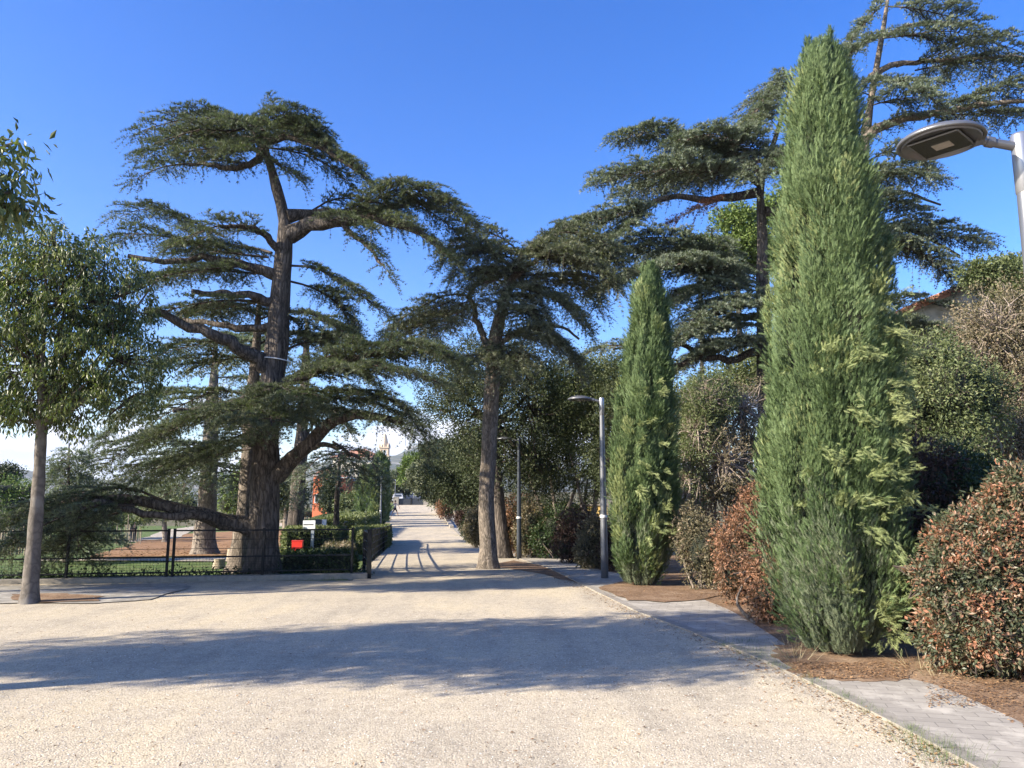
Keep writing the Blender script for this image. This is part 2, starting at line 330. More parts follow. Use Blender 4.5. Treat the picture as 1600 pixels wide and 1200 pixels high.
M['cloth_b'] = m_plain('black_cloth', (.012, .012, .015), .9); M['cloth_g'] = m_plain('grey_cloth', (.22, .21, .22), .9); M['cloth_w'] = m_plain('white_cloth', (.7, .7, .7), .9)
M['rubber'] = m_plain('rubber', (.02, .02, .02), .8); M['rim'] = m_plain('wheel_rim', (.4, .4, .42), .3, .8)
for k, c in (('car_w', (.7, .7, .7)), ('car_g', (.16, .17, .18)), ('car_b', (.03, .05, .09)), ('car_k', (.02, .02, .022))): M[k] = m_plain(k.replace('car_w', 'white_car_paint').replace('car_g', 'grey_car_paint').replace('car_b', 'blue_car_paint').replace('car_k', 'black_car_paint'), c, .25, .2, .03)
M['dry'] = m_leaf('dry_grass', [(0, (.2, .16, .09)), (1, (.42, .35, .22))], .7, .2)
M['grass'] = m_leaf('grass_blades', [(0, (.04, .08, .02)), (.6, (.09, .14, .04)), (1, (.2, .2, .08))], .6, .2)
M['leafl'] = m_leaf('fallen_leaves', [(0, (.06, .035, .02)), (.5, (.2, .11, .055)), (1, (.40, .25, .13))], .7, .1, 1, .2)
M['pebble'] = m_leaf('pebbles', [(0, (.2, .18, .15)), (.5, (.45, .41, .35)), (1, (.65, .62, .56))], .9, 0, 1, .2)

# ------------------------------------------------------------------ foliage generators
def place(T, TF, Pn, D, U, S, rng, mb, mat, jit=.25):
    n = len(Pn)
    if n == 0: return
    D = nrm(D); Sd = nrm(np.cross(U, D) + 1e-6); Un = np.cross(D, Sd)
    k = len(T); t = np.broadcast_to(T, (n, k, 3)) * (1 + jit * rng.normal(size=(n, 1, 3)) * .5)
    V = Pn[:, None, :] + S[:, None, None] * (t[:, :, 0:1] * D[:, None] + t[:, :, 1:2] * Sd[:, None] + t[:, :, 2:3] * Un[:, None])
    Fc = (np.asarray(TF)[None] + (np.arange(n) * k)[:, None, None]).reshape(-1, np.asarray(TF).shape[1])
    mb.add(V.reshape(-1, 3), Fc, mat)
def spikes(dirs, L=1.0, w=.2):
    T = []; Fc = []
    for i, (d, l) in enumerate(dirs):
        d = np.array(d, float); d /= np.linalg.norm(d); s = np.cross(d, (0.3, .2, 1.0)); s /= np.linalg.norm(s)
        T += [d * .02 - s * w / 2, d * .05 + s * w / 2, d * L * l]; Fc.append((3 * i, 3 * i + 1, 3 * i + 2))
    return np.array(T), Fc
TUFT = spikes([((1, 0, .15), 1.25), ((.9, .5, .3), 1.0), ((.9, -.5, .2), 1.0), ((.5, .3, 1), .75), ((.2, -.7, .5), .7)], 1.0, .19)
TUFT4 = spikes([((1, 0, .2), 1.2), ((.8, .6, .3), .95), ((.8, -.6, .3), .95), ((.4, .1, 1), .75)], 1.0, .27)
LEAF = (np.array([(0, 0, 0), (.45, -.22, .05), (1, 0, -.04), (.45, .22, .05)]), [(0, 1, 2), (0, 2, 3)])
LONG = (np.array([(0, 0, 0), (.4, -.16, .04), (1, 0, -.1), (.4, .16, .04)]), [(0, 1, 2), (0, 2, 3)])
_f = []
for a, z_ in ((-.55, .1), (-.28, -.12), (0, .05), (.28, .15), (.55, -.1)): _f.append(((math.cos(a), math.sin(a), z_), 1 - abs(a) * .5))
FAN = spikes(_f, 1.0, .085)
_f = [((1, 0, 0), 1)]
_T = [(0, -.03, 0), (0, .03, 0), (1, 0, 0)]; _F = [(0, 1, 2)]
for i, x in enumerate((.1, .26, .42, .58, .74)):
    for s in (-1, 1):
        b = len(_T); _T += [(x, 0, 0), (x + .1, 0, .01), (x + .26, s * (.27 - .22 * x), .03 * s)]; _F.append((b, b + 1, b + 2))
FEATHER = (np.array(_T), _F)

_T = []; _F = []
for i, (x, s, l) in enumerate(((0, 0, .5), (.12, 1, .42), (.2, -1, .42), (.34, 1, .4), (.42, -1, .38), (.56, 1, .32), (.64, -1, .3), (.5, 0, .5))):
    b_ = len(_T); tx, ty = x + l * .88, s * l * .42; w_ = .042
    _T += [(x, -w_, 0), (x, w_, 0), (tx, ty, .09 * (i % 3 - 1))]; _F += [(b_, b_ + 1, b_ + 2)]
PLUME = (np.array(_T), _F)
def spline(pts, n):
    p = np.array(pts, float)
    d = np.concatenate([[0], np.cumsum(np.linalg.norm(np.diff(p, axis=0), axis=1))])
    t = np.linspace(0, d[-1], n)
    if len(p) < 3: return np.stack([np.interp(t, d, p[:, k]) for k in range(3)], 1)
    m = np.gradient(p, d, axis=0); out = []
    idx = np.clip(np.searchsorted(d, t) - 1, 0, len(p) - 2)
    h = (d[idx + 1] - d[idx])[:, None]; s = ((t - d[idx])[:, None]) / h
    return (2 * s**3 - 3 * s**2 + 1) * p[idx] + (s**3 - 2 * s**2 + s) * h * m[idx] + (-2 * s**3 + 3 * s**2) * p[idx + 1] + (s**3 - s**2) * h * m[idx + 1]

def rep(a, c): return np.repeat(a, c, axis=0)
def ragged(c): return np.concatenate([np.arange(k) for k in c]) if len(c) else np.zeros(0, int)
Z = np.array((0, 0, 1.0))
def spray(mb, spine, W, q=1.3, rng=None, droop=.16, hang=.12, start=.12, lm=0, wm=1, wood=True, layers=1, thin=1.0, up=.06):
    """A cedar bough: side branches fan out flat from the spine, twigs from them, needle tufts on the twigs."""
    sp0 = np.array(spine, float); L = np.linalg.norm(np.diff(sp0, axis=0), axis=1).sum()
    n = max(4, int(L / (.125 * q)))
    for lay in range(layers):
        sp = spline(sp0, n) + (rng.normal(size=3) * .12 * lay) + np.array((0, 0, -.13 * lay))
        tan = nrm(np.gradient(sp, axis=0)); t = np.linspace(0, 1, n)
        keep = t > start
        base = np.vstack([sp[keep], sp[keep]]); tn = np.vstack([tan[keep], tan[keep]]); tt = np.concatenate([t[keep], t[keep]])
        side = np.concatenate([np.ones(keep.sum()), -np.ones(keep.sum())])
        m = len(base); a = rng.uniform(.7, 1.25, m)
        S = nrm(np.cross(tn, Z)) * side[:, None]
        hor = nrm(tn * (1, 1, .5))
        D = nrm(hor * np.cos(a)[:, None] + S * np.sin(a)[:, None] + Z * rng.normal(0, .10, m)[:, None])
        prof = np.minimum(1, (tt - start) / .22 + .35) * (1 - .72 * np.clip((tt - .45) / .55, 0, 1) ** 1.3)
        BL = W * prof * rng.uniform(.55, 1.1, m) + .12 * q
        # the leader tip
        base = np.vstack([base, sp[-1:]]); D = np.vstack([D, tan[-1:]]); BL = np.append(BL, .3 * q); m += 1
        step = .088 * q; cnt = np.maximum(2, (BL / step).astype(int)); k = ragged(cnt); bi = np.repeat(np.arange(m), cnt)
        s = (k + rng.uniform(.2, .9, len(k))) * step; s = np.minimum(s, BL[bi])
        pt = base[bi] + D[bi] * s[:, None] + Z * (up * s - droop * s * s / np.maximum(BL[bi], .4))[:, None]
        if wood:
            for j in range(m):
                if BL[j] > .35 * q:
                    ss = np.linspace(0, BL[j], 4)
                    pp = base[j] + D[j] * ss[:, None] + Z * (up * ss - droop * ss * ss / max(BL[j], .4))[:, None]
                    mb.tube(pp, np.linspace(.012, .004, 4) * (.6 + BL[j] * .5) * q, 3, wm, False, False)
        # twigs, left and right of every station
        keepm = rng.uniform(size=len(pt)) < thin
        pt = pt[keepm]; bi = bi[keepm]; s = s[keepm]
        pt2 = np.vstack([pt, pt]); bi2 = np.concatenate([bi, bi]); sg = np.concatenate([np.ones(len(pt)), -np.ones(len(pt))]); s2 = np.concatenate([s, s])
        d = D[bi2]; sd_ = nrm(np.cross(d, Z)); an = rng.uniform(.3, 1.0, len(pt2))
        hg = (rng.uniform(size=len(pt2)) < hang * .24) * rng.uniform(.3, 1.1, len(pt2))
        td = nrm(d * np.cos(an)[:, None] + sd_ * (np.sin(an) * sg)[:, None] + Z * (rng.normal(.02, .10, len(pt2)) - hg - .35 * (s2 / np.maximum(BL[bi2], .2)) ** 3)[:, None])
        tl = (.12 + .24 * rng.uniform(size=len(pt2))) * q * (1 + .6 * hg)
        st = .042 * q; c2 = np.maximum(2, (tl / st).astype(int)); k2 = ragged(c2); ti = np.repeat(np.arange(len(pt2)), c2)
        s3 = (k2 + .5) * st
        w0 = .0035 * q; e_ = pt2 + td * tl[:, None] - Z * (tl * tl * 1.2 / q)[:, None]; mdl = pt2 + td * (tl * .5)[:, None] - Z * (tl * tl * .3 / q)[:, None]; sv = nrm(np.cross(td, Z) + 1e-5) * w0
        vv_ = np.stack([pt2 - sv, pt2 + sv, mdl + sv * .7 + Z * w0, mdl - sv * .7 + Z * w0, e_], 1).reshape(-1, 3); q0 = (np.arange(len(pt2)) * 5)[:, None]
        mb.add(vv_, np.array([0, 1, 2, 3])[None] + q0, wm); mb.add(vv_, np.array([3, 2, 4])[None] + q0, wm)
        tp = pt2[ti] + td[ti] * s3[:, None] - Z * (s3 * s3 * 1.2)[:, None] / q
        tp += rng.normal(size=tp.shape) * .004 * q
        dd = nrm(td[ti] + rng.normal(size=tp.shape) * .35 + Z * .25)
        T = TUFT if q < 1.5 else TUFT4
        place(T[0], T[1], tp, dd, nrm(Z + rng.normal(size=tp.shape) * .4), rng.uniform(.046, .078, len(tp)) * q, rng, mb, lm)

def cedar(name, label, trunkpx, trunkr, limbs, sprays, leaf='cedar', bark='barkc', q=1.3, seed=3, base=None, group=None, seg=18, extra=None, cat='tree', hang=.12, droop=.16, rough=.10):
    """trunkpx [(u,v,Y)..]; limbs [(r0, r1, [(u,v,Y)..])]; sprays [(W, [(u,v,Y)..], options)]"""
    rng = np.random.RandomState(seed)
    tp = np.array([P(*a) for a in trunkpx]) if base is None else np.vstack([[base], [P(*a) for a in trunkpx]])
    g = tp[0].copy(); g[2] = gz(g[0], g[1])
    root = thing(name, label, cat, g, group)
    tp[0][2] = g[2] - .08
    n = 26; ts = spline(tp, n); rs = np.interp(np.linspace(0, 1, n), np.linspace(0, 1, len(trunkr)), trunkr)
    dist = np.linalg.norm(ts - ts[0], axis=1); rs = rs * (1 + .45 * np.exp(-dist / .35))
    b = MB(); b.tube(ts, rs, seg, 0, True, True, rough, seed); b.build('trunk', M[bark], root)
    for i, (r0, r1, pts) in enumerate(limbs):
        p = spline([P(*a) for a in pts], 14); p[1:-1] += rng.normal(size=(12, 3)) * min(.03, r0 * .25)
        b = MB(); b.tube(p, np.linspace(r0, r1, 14) * (1 + .25 * np.exp(-np.linspace(0, 1, 14) * 9)), 9, 0, True, True, .10, seed + i); b.build('limb', M[bark], root)
    c = MB()
    for sp in sprays:
        W, pts = sp[0], sp[1]; o = dict(sp[2]) if len(sp) > 2 else {}
        o.setdefault('hang', hang); o.setdefault('droop', droop)
        p3 = [P(*a) for a in pts]
        if o.pop('sp', True) and not o.pop('noline', False):
            pp = spline(p3, 8); c.tube(pp, np.linspace(.03, .008, 8), 4, 1, True, False)
        spray(c, p3, W * .86, q, rng, **o)
    c.build('crown', [M[leaf], M['twig'], M['rust']], root)
    return root

def blob(mb, blobs, ncl, cr, per, size, rng, T=LEAF, mat=0, hangd=0., outd=.5, wood=None, wm=1, shell=(.55, 1.0), clumpshell=.55, jit=.25, keep=None, sizev=.3, flat=1.0):
    tot = sum(b[1][0] * b[1][1] + b[1][1] * b[1][2] + b[1][0] * b[1][2] for b in blobs); out = []
    for c, r in blobs:
        c = np.array(c, float); r = np.array(r, float); w = (r[0] * r[1] + r[1] * r[2] + r[0] * r[2]) / tot; n = max(1, int(ncl * w))
        d = nrm(rng.normal(size=(n, 3))); rad = rng.uniform(shell[0] ** 2, shell[1] ** 2, n) ** .5
        cc = c + d * r * rad[:, None] * (1 + .12 * wav(d * 2, 2.2, 5 + n))[:, None]
        # drop clumps that lie deep inside another blob
        out.append((cc, d, np.repeat(c[None], n, 0)))
    cc = np.vstack([o[0] for o in out]); dd = np.vstack([o[1] for o in out]); ce = np.vstack([o[2] for o in out])
    ok = np.ones(len(cc), bool)
    for c, r in blobs:
        e = np.linalg.norm((cc - np.array(c)) / np.array(r), axis=1); ok &= e > shell[0] * .75
    ok &= cc[:, 2] > gz(cc[:, 0], cc[:, 1]) + .02
    if keep is not None: ok &= keep(cc)
    cc, dd, ce = cc[ok], dd[ok], ce[ok]
    if wood is not None:
        for i in range(0, len(cc), wood):
            a = ce[i]; p = spline([a, (a + cc[i]) / 2 + rng.normal(size=3) * .12 - Z * .05, cc[i]], 5); mb.tube(p, np.linspace(.022, .004, 5), 4, wm, False, False)
    n = len(cc) * per
    e = nrm(rng.normal(size=(n, 3))); rr = rng.uniform(clumpshell, 1, n)
    cs = np.repeat(cr * rng.uniform(.6, 1.25, len(cc)), per)
    pos = rep(cc, per) + e * np.array((1, 1, flat)) * (rr * cs)[:, None]
    D = nrm(e * outd + rep(dd, per) * .3 + rng.normal(size=(n, 3)) * .55 - Z * hangd)
    U = nrm(e + rng.normal(size=(n, 3)) * .5 + Z * .4)
    gp = pos[:, 2] > gz(pos[:, 0], pos[:, 1]) + .01
    place(T[0], T[1], pos[gp], D[gp], U[gp], (size * rng.uniform(1 - sizev, 1 + sizev, n))[gp], rng, mb, mat, jit)
    return cc

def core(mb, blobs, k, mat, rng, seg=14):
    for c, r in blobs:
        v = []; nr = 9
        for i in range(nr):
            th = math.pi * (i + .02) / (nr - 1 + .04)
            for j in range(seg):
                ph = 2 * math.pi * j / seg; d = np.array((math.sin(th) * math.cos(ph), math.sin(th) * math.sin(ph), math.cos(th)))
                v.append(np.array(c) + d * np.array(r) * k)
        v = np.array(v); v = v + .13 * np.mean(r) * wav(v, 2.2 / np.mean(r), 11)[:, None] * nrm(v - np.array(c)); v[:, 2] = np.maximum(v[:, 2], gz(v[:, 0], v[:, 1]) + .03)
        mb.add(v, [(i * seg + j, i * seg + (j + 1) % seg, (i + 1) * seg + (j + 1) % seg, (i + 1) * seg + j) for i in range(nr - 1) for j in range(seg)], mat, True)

def pb(u, v, Y, ru, rv, ry=None):
    """an ellipsoid given by where it stands and its radii in metres as seen in pixels at that distance"""
    c = P(u, v, Y); d = Y * math.cos(PITCH) + (c[2] - EYE) * math.sin(PITCH); k = d / F
    return (c, (ru * k, (ry if ry is not None else ru * k), rv * k))

def btree(name, label, base, trunk, blobs, leaf, ncl, cr, per, size, seed=1, bark='barkg', cat='tree', group=None, T=LEAF, hangd=0., outd=.5, wood=3, corek=None, stems=None, twig='twig', shell=(.5, 1.0), keep=None, flat=1.0, r=(.12, .07), fname='crown'):
    rng = np.random.RandomState(seed); base = np.array(base, float); base[2] = gz(base[0], base[1])
    root = thing(name, label, cat, base, group)
    if trunk is not None:
        b = MB(); tr = [base - Z * .06] + list(trunk)
        b.tube(spline(tr, 16), np.linspace(r[0], r[1], 16) * (1 + .4 * np.exp(-np.linspace(0, 12, 16))), 12, 0, True, True, .06, seed)
        top = np.array(tr[-1])
        for c, rr in blobs:
            c = np.array(c)
            for j in range(2):
                e = c + rng.normal(size=3) * np.array(rr) * .4
                b.tube(spline([top - Z * .1, top * .6 + e * .4 + rng.normal(size=3) * .1, e], 7), np.linspace(r[1] * .7, .012, 7), 6, 0, True, False)
        b.build('trunk', M[bark], root)
    if stems:
        b = MB()
        for j in range(stems):
            c, rr = blobs[j % len(blobs)]; c = np.array(c); e = c + rng.normal(size=3) * np.array(rr) * .5
            s0 = base + np.append(rng.normal(size=2) * .12, -.05)
            b.tube(spline([s0, s0 * .5 + e * .5 + rng.normal(size=3) * .15, e], 8), np.linspace(r[0], .012, 8), 6, 0, True, False)
        b.build('stem', M[bark], root)
    c = MB(); blob(c, blobs, ncl, cr, per, size, rng, T, 0, hangd, outd, wood, 1, shell, keep=keep, flat=flat)
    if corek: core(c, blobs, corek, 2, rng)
    c.build(fname, [M[leaf], M[twig], M['core']], root)
    return root

# ------------------------------------------------------------------ ground
def sheet(name, Ys, fL, fR, nx, dz, mat, kind='structure', slope=.0006):
    Ys = np.asarray(Ys, float); t = np.linspace(0, 1, nx)
    L = np.array([fL(y) for y in Ys]); Rr = np.array([fR(y) for y in Ys])
    X = L[:, None] * (1 - t) + Rr[:, None] * t; Y = np.repeat(Ys[:, None], nx, 1)
    Zz = gz(X, Y) + dz + slope * np.maximum(0, Y - 14)
    v = np.stack([X, Y, Zz], -1).reshape(-1, 3)
    f = [(i * nx + j, i * nx + j + 1, (i + 1) * nx + j + 1, (i + 1) * nx + j) for i in range(len(Ys) - 1) for j in range(nx - 1)]
    b = MB(); b.add(v, f, 0, True); return tag(b.build(name, M[mat]), kind=kind)
def sym(a): return np.concatenate([-a[::-1], a])
gx = np.unique(np.concatenate([np.linspace(-60, 60, 121), sym(np.geomspace(62, 5000, 28))]))
gy = np.unique(np.concatenate([np.linspace(-40, 130, 171), np.geomspace(132, 6000, 40)]))
X, Y = np.meshgrid(gx, gy); b = MB(); v = np.stack([X, Y, gz(X, Y) - .004 - .0006 * np.maximum(0, Y - 14)], -1).reshape(-1, 3); nx = len(gx)
b.add(v, [(i * nx + j, i * nx + j + 1, (i + 1) * nx + j + 1, (i + 1) * nx + j) for i in range(len(gy) - 1) for j in range(nx - 1)], 0, True)
tag(b.build('ground', M['ground']), kind='structure')

kerbpx = [(1700, 1290), (1530, 1200), (1420, 1140), (1240, 1052), (1130, 1006), (1000, 957), (931, 924), (890, 903), (850, 885), (800, 870), (750, 853), (724, 842), (706, 825), (694, 808), (686, 796)]
kerb = np.array([G(*a) for a in kerbpx]); kerb = np.vstack([kerb[:1] + np.array((1.0, -14, 0)), kerb])
o_ = np.argsort(kerb[:, 1]); kerb = kerb[o_]
def XK(y): return float(np.interp(y, kerb[:, 1], kerb[:, 0]))
outpx = [(1760, 1230), (1600, 1135), (1500, 1088), (1440, 1066), (1300, 1040), (1235, 1015), (1190, 985), (1140, 955), (1090, 935), (1050, 918), (1000, 903), (940, 893), (890, 876), (846, 866), (779, 860), (751, 848), (738, 833), (724, 813), (709, 799)]
outer = np.array([G(*a) for a in outpx]); outer = np.vstack([outer[:1] + np.array((1.0, -14, 0)), outer]); outer = outer[np.argsort(outer[:, 1])]
def XO(y): return max(XK(y) + .25, float(np.interp(y, outer[:, 1], outer[:, 0])))
YY = np.concatenate([np.linspace(-12, 40, 140), np.linspace(40.5, 122, 110)])
# the yard of gravel runs to the far left in front of the fence, then narrows to the path
def GL(y): return -40.0 if y < 16.74 else float(XL(y))
fY = np.array([G(0, 914)[1], G(560, 906)[1]])
def FY(x): return float(np.interp(x, [G(0, 914)[0], G(560, 906)[0]], fY))
Yg = np.concatenate([np.linspace(-12, 16.7, 60), np.linspace(16.75, 40, 60), np.linspace(40.5, 122, 100)])
sheet('gravel_path', Yg, GL, lambda y: XK(y) + .02, 12, .004, 'gravel')
sheet('pavement', YY, lambda y: XK(y) + .06, XO, 6, .022, 'blocks')
sheet('soil_bed', YY, XO, lambda y: XO(y) + (4.5 if y < 40 else 1.2), 6, .0215, 'soil')
# kerb stones, one edging
b = MB()
ks = [y for y in np.arange(-10, 118, .9)]
for y0 in ks:
    y1 = y0 + .885
    pts = [(XK(y0) - .05, y0), (XK(y0) + .075, y0), (XK(y1) + .075, y1), (XK(y1) - .05, y1)]
    jz = random.uniform(-.004, .006)
    b.quadbox([(x, y, float(gz(x, y)) - .05 + .0006 * max(0, y - 14)) for x, y in pts], .05 + .024 + jz * .6)
tag(b.build('kerb', M['concrete']), kind='structure')
def poly_sheet(name, px, dz, mat, n=1):
    p = [G(*a) for a in px]; c = sum(p) / len(p); b = MB()
    pts = []
    for i in range(len(p)):
        a, e = p[i], p[(i + 1) % len(p)]
        for s in np.linspace(0, 1, 6, endpoint=False): pts.append(a * (1 - s) + e * s + np.append(np.random.RandomState(int(a[0] * 100) % 999 + int(s * 10)).normal(size=2) * .03, 0))
    pts = np.array(pts); pts[:, 2] = gz(pts[:, 0], pts[:, 1]) + dz; c[2] = gz(c[0], c[1]) + dz
    m = len(pts); b.add(np.vstack([c[None], pts]), [(0, i + 1, (i + 1) % m + 1) for i in range(m)]); return tag(b.build(name, M[mat]), kind='structure')
poly_sheet('tree_pit', [(1243, 1056), (1300, 1068), (1400, 1069), (1440, 1050), (1330, 1008), (1215, 1012), (1208, 1030)], .0255, 'soil')
poly_sheet('tree_pit', [(932, 921), (985, 941), (1040, 944), (1105, 939), (1140, 927), (1060, 906), (1000, 904)], .034, 'soil')
poly_sheet('tree_pit', [(15, 938), (60, 944), (150, 941), (160, 933), (90, 929), (20, 931)], .028, 'soil')
poly_sheet('side_pavement', [(-400, 932), (-400, 955), (0, 944), (150, 944), (235, 938), (300, 918), (285, 913), (0, 916)], .018, 'slab')
poly_sheet('leaf_bed', [(760, 884), (850, 898), (915, 915), (870, 888), (800, 876)], .014, 'soil')
# park ground left of the path
fa, fb = G(-500, 922), G(566, 905)
b = MB(); d = fb - fa; b.quadbox([(fa[0], fa[1], -.1), (fb[0] + .1, fb[1] - .02, -.1), (fb[0] + .1, fb[1] + .3, -.1), (fa[0], fa[1] + .3, -.1)], .165)
tag(b.build('fence_kerb', M['concrete']), kind='structure')
b = MB(); p4 = [(fa[0], fa[1] + .2, .016), (fb[0] + .05, fb[1] + .2, .016), (fb[0] + .05, 17.2, .016), (fa[0], 17.2, .016)]; b.add(p4, [(0, 1, 2, 3)]); tag(b.build('lawn', M['lawn']), kind='structure')
def inter(xs, ys): return lambda y: float(np.interp(y, xs, ys))
ly = np.concatenate([np.linspace(16.6, 40, 50), np.linspace(41, 130, 70)])
sheet('lawn', ly, lambda y: -46.0 - y * .3, lambda y: float(XL(y)) - .12, 40, .004, 'lawn')
def strip_px(name, nearL, nearR, farL, farR, mat, dz, ny=24, nx=10):
    b = MB(); v = []
    for i in range(ny):
        t = i / (ny - 1)
        a = np.array(nearL) * (1 - t) + np.array(farL) * t; c = np.array(nearR) * (1 - t) + np.array(farR) * t
        for j in range(nx):
            s = j / (nx - 1); q = a * (1 - s) + c * s; p = G(q[0], q[1]); p[:2] += .25 * wav(p[None] * .9, 1.0, 3)[0]; p[2] = gz(p[0], p[1]) + dz + .0006 * max(0, p[1] - 14); v.append(p)
    b.add(np.array(v), [(i * nx + j, i * nx + j + 1, (i + 1) * nx + j + 1, (i + 1) * nx + j) for i in range(ny - 1) for j in range(nx - 1)], 0, True)
    return tag(b.build(name, M[mat]), kind='structure')
strip_px('leaf_litter', (150, 872), (440, 868), (235, 838), (460, 826), 'litter', .03)
strip_px('park_path', (60, 878), (400, 880), (60, 874), (400, 873), 'sandy', .036, 6, 24)
strip_px('park_path', (200, 848), (275, 842), (262, 829), (325, 820), 'sandy', .04, 10, 6)
strip_px('park_path', (425, 824), (520, 820), (425, 815), (560, 811), 'sandy', .04, 6, 10)
# street beyond the gate, hills
sheet('street', np.linspace(121.5, 330, 60), lambda y: -17.6 - (y - 121.5) * .130, lambda y: -11.9 - (y - 121.5) * .095, 5, .05, 'asphalt')
sheet('street_pavement', np.linspace(121.5, 330, 60), lambda y: -11.7 - (y - 121.5) * .094, lambda y: -9.4 - (y - 121.5) * .088, 4, .2, 'concrete')
def m_hill():
    m, nt, out = newmat('hillside'); t = N(nt, 'ShaderNodeTexCoord')
    n1 = N(nt, 'ShaderNodeTexNoise', in_Scale=.02, in_Detail=9.0, in_Roughness=.65); nt.links.new(t.outputs['Object'], n1.inputs['Vector'])
    c = ramp(nt, n1.outputs[0], [(.35, (.03, .045, .022)), (.55, (.07, .075, .042)), (.64, (.2, .19, .16)), (.75, (.42, .4, .36))])
    b = N(nt, 'ShaderNodeBsdfPrincipled', in_Roughness=.95); nt.links.new(c, b.inputs['Base Color']); nt.links.new(b.outputs[0], out.inputs[0]); return m
M['hill'] = m_hill()
rp = [(-900, 740), (-400, 742), (0, 732), (60, 735), (130, 748), (250, 752), (400, 735), (480, 722), (560, 713), (600, 713), (625, 704), (660, 697), (700, 702), (760, 716), (900, 735), (1200, 745), (1900, 750), (2600, 750)]
us = np.linspace(-900, 2600, 260); vs = np.interp(us, [a[0] for a in rp], [a[1] for a in rp])
vv = []
prof = [(1300, 0.0), (1500, .06), (1700, .18), (1900, .36), (2100, .55), (2300, .75), (2450, .92), (2600, 1.0), (3000, .9), (3600, .6)]
for yy, h in prof:
    for u_, v_ in zip(us, vs):
        p = P(u_, v_, 2600); hh = max(10, p[2]) * h
        vv.append((p[0] * (yy / 2600) ** .3, yy + 40 * math.sin(u_ * .03), hh * (1 + .05 * math.sin(u_ * .11 + yy) + .04 * math.sin(u_ * .37 + yy * .7)) - 3))
b = MB(); nx = len(us); b.add(np.array(vv), [(i * nx + j, i * nx + j + 1, (i + 1) * nx + j + 1, (i + 1) * nx + j) for i in range(len(prof) - 1) for j in range(nx - 1)], 0, True)
tag(b.build('hills', M['hill']), kind='structure')
# mast on the far hill
mp_ = P(633, 699, 2560); mp_[2] -= 8
rt = thing('radio_mast', 'tall thin radio mast on top of the far blue hill', 'mast', mp_)
b = MB(); b.tube([mp_, mp_ + Z * 75], [2.2, .7], 6); b.build('mast_pole', M['grey'], rt)
b = MB(); b.box(mp_ + Z * 6 + np.array((20, 0, 0)), (45, 12, 14)); b.build('mast_building', M['white'], rt)


